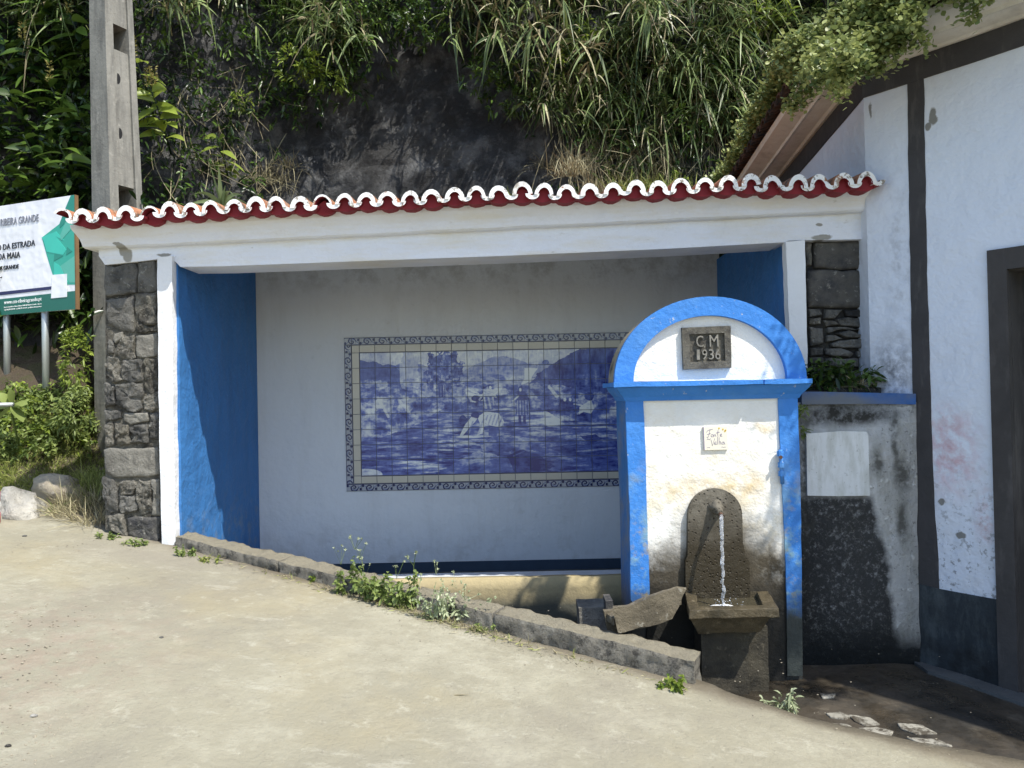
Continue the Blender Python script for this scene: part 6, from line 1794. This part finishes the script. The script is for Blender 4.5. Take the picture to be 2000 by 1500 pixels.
# ------------------------------------------------------------------ weeds along the kerb
def weed(x, y, w, h, n_, label, stems=6, size=.045, mat='lf_weed', flowers=0, grassy=0):
    g = onR(x, y); pk = Pack()
    sc = g.y / 1500.0
    for k in range(stems):
        b = np.array([g.x + random.uniform(-.5, .5) * w * sc, g.y - .01 + random.uniform(-.02, .03), g.z])
        d = norm(np.array([random.gauss(0, .35), -.15 + random.gauss(0, .2), 1.0]))
        H_s = h * sc * random.uniform(.5, 1.05)
        V, Q, T = leaves(b[None], d[None], H_s, .0022, .15, 5, 'flat', tint=np.array([.5])); pk.add((V, Q, T))
        m_ = max(5, n_ // stems)
        t = rng.uniform(.05, 1, m_); P = b + d * (H_s * t)[:, None]; P[:, 2] -= .15 * H_s * t ** 2
        pk.add(leaves(P, rdirs(m_, (0, -.3, .35), .8), size * (1.15 - .6 * t) * rng.uniform(.6, 1.3, m_), size * .21, .35, 3, 'broad', .2))
        if k < flowers:
            tip = b + d * H_s * 1.0
            for q in range(4):
                tp2 = tip + rng.normal(size=3) * np.array([.03, .02, .02]) + np.array([0, 0, h * sc * .25])
                pk.add(leaves(tip[None], (tp2 - tip)[None], float(np.linalg.norm(tp2 - tip)), .0012, 0, 3, 'flat'))
                pk.add(leaves(np.repeat(tp2[None], 7, 0), rdirs(7, (0, 0, .5), .8), .012, .004, 0, 2, 'round'), 1)
    if grassy: grass_pack(pk, (g.x, g.y, g.z), (w * sc * .3, .03), grassy, h * sc * .8, (0, -.2, 1), .6, .003, 0, .9)
    o = pk.build('weed', [MT[mat], MT['lf_pale']]); return tag(o, label, 'weed')
weed(690, 1160, 60, 85, 150, 'leafy weed with tiny flower heads at the first joint of the kerb', 9, .045, flowers=3)
weed(738, 1172, 60, 80, 190, 'bushy bright weed against the kerb just right of the flowering one', 10, .048, flowers=1)
weed(800, 1187, 80, 80, 240, 'largest green weed clump along the kerb with a tall thin flower stalk', 12, .048, flowers=2, grassy=20)
weed(868, 1210, 80, 85, 240, 'grey green feathery weed clump hiding the kerb right of the tallest stalk', 14, .036, 'lf_pale', flowers=5)
weed(940, 1232, 50, 28, 30, 'low spiky grass rosette at the kerb foot', 3, .03, grassy=46)
weed(885, 1208, 50, 70, 100, 'pale thin weed stems beside the feathery clump on the kerb', 6, .035, 'lf_pale', flowers=3)
weed(1302, 1344, 55, 30, 110, 'small bright lobed weed at the low end of the kerb', 8, .042, 'lf_bright')
weed(365, 1083, 34, 22, 120, 'scrubby weed at the top end of the kerb beside the white pilaster', 8, .03, grassy=30)
weed(405, 1096, 50, 18, 60, 'low yellowish weed along the upper kerb', 6, .03, 'lf_grass', grassy=20)
weed(612, 1136, 18, 20, 40, 'single tiny green weed on the face of the kerb', 4, .03, 'lf_bright')
pk = Pack()
for _ in range(520):
    t_ = random.random() ** .8 if random.random() < .4 else random.gauss(.45, .12)
    px_ = 345 + 1000 * t_; py_ = 1072 + 276 * t_ + abs(random.gauss(0, 5)) - 3
    g = onR(px_, py_)
    pk.add(leaves(np.array([[g.x, g.y, g.z + .004]]), rdirs(1, (random.gauss(0, 1), random.gauss(0, .6), .18), .1), random.uniform(.015, .06), random.uniform(.0012, .004), .1, 3, 'blade'), 0 if random.random() < .75 else 1)
for _ in range(60):
    t_ = random.gauss(.45, .13); g = onR(345 + 1000 * t_, 1070 + 276 * t_)
    grass_pack(pk, (g.x, g.y, g.z), (.02, .01), 7, .09, (0, -.3, 1), .5, .0018, random.choice((0, 1)), .8)
o = pk.build('kerb_litter', [MT['lf_dry'], MT['lf_grass']]); tag(o, 'dry leaf litter and tiny sprouts caught along the foot of the kerb', 'litter', None, 'stuff')
# tall flower stalk over the kerb
b = onR(808, 1185); pk = Pack()
P = [b, b + Vector((.0, .02, .20)), b + Vector((-.005, .03, .37))]
q = at(812, 1080, b.y + .03); fork = at(808, 1105, b.y + .03); tipb = at(795, 1088, b.y + .03)
t = thing('flower_stalk', b, 'tall thin forked flower stalk rising above the kerb against the grey wall', 'flower stalk')
from_bm(tube([b + Vector((0, 0.02, 0)), fork, q], .0022, 5), 'stem', MT['lf_weed'], t)
from_bm(tube([fork, tipb], .0018, 5), 'stem', MT['lf_weed'], t)
for e in (q, tipb):
    pk = Pack(); pk.add(leaves(np.repeat(np.array(e[:])[None], 12, 0), rdirs(12, (0, 0, .6), .7), .018, .005, 0, 2, 'round')); pk.build('flower_head', [MT['lf_pale']], t)
# silvery weed in the gutter
g = hit(1528, 1378, (0, 0, -.10), Vector((0, 0, 1))); g.z = wet_z(g.x, g.y)
pk = Pack()
for k in range(11):
    b = np.array([g.x + random.uniform(-.09, .09), g.y + random.uniform(-.03, .05), g.z]); d = norm(np.array([random.gauss(-.1, .4), random.gauss(-.2, .2), 1.0])); H_s = random.uniform(.06, .17)
    pk.add(leaves(b[None], d[None], H_s, .0025, .2, 5, 'flat'))
    m_ = 13; tt_ = rng.uniform(.1, 1, m_); pk.add(leaves(b + d * (H_s * tt_)[:, None], rdirs(m_, (0, -.2, .4), .8), .058 * rng.uniform(.6, 1.1, m_), .0055, .5, 4, 'broad', .2))
o = pk.build('gutter_weed', [MT['lf_pale']]); tag(o, 'grey green narrow leaved weed in the gutter below the basin', 'weed')
# plants on the ledge behind the low wall
pk = Pack()
for k in range(16):
    c = (random.uniform(1.82, 2.34), random.uniform(5.02, 5.14), 1.58); shrub_pack(pk, (c[0], c[1], c[2] + .08), (.10, .05, .10), 26, .07, .35, 0, .4, tmean=.2)
for k in range(8):
    c = (random.uniform(1.82, 2.3), 5.08, 1.58); grass_pack(pk, c, (.08, .03), 16, .26, (.2, -.2, .8), .6, .003, 1, .9)
o = pk.build('ledge_weeds', [MT['lf_broad'], MT['lf_dry']]); tag(o, 'dark weeds growing on the ledge between fountain and house, under the right stone pier', 'weeds')
pk = Pack(); shrub_pack(pk, at(1566, 820, 4.78), (.03, .03, .13), 60, .04, .4, 0, .3, tmean=.6); o = pk.build('wall_fern', [MT['lf_weed']]); tag(o, 'little green fern in the joint between fountain and low wall', 'fern', None, 'stuff')
print('objects', len(bpy.data.objects))
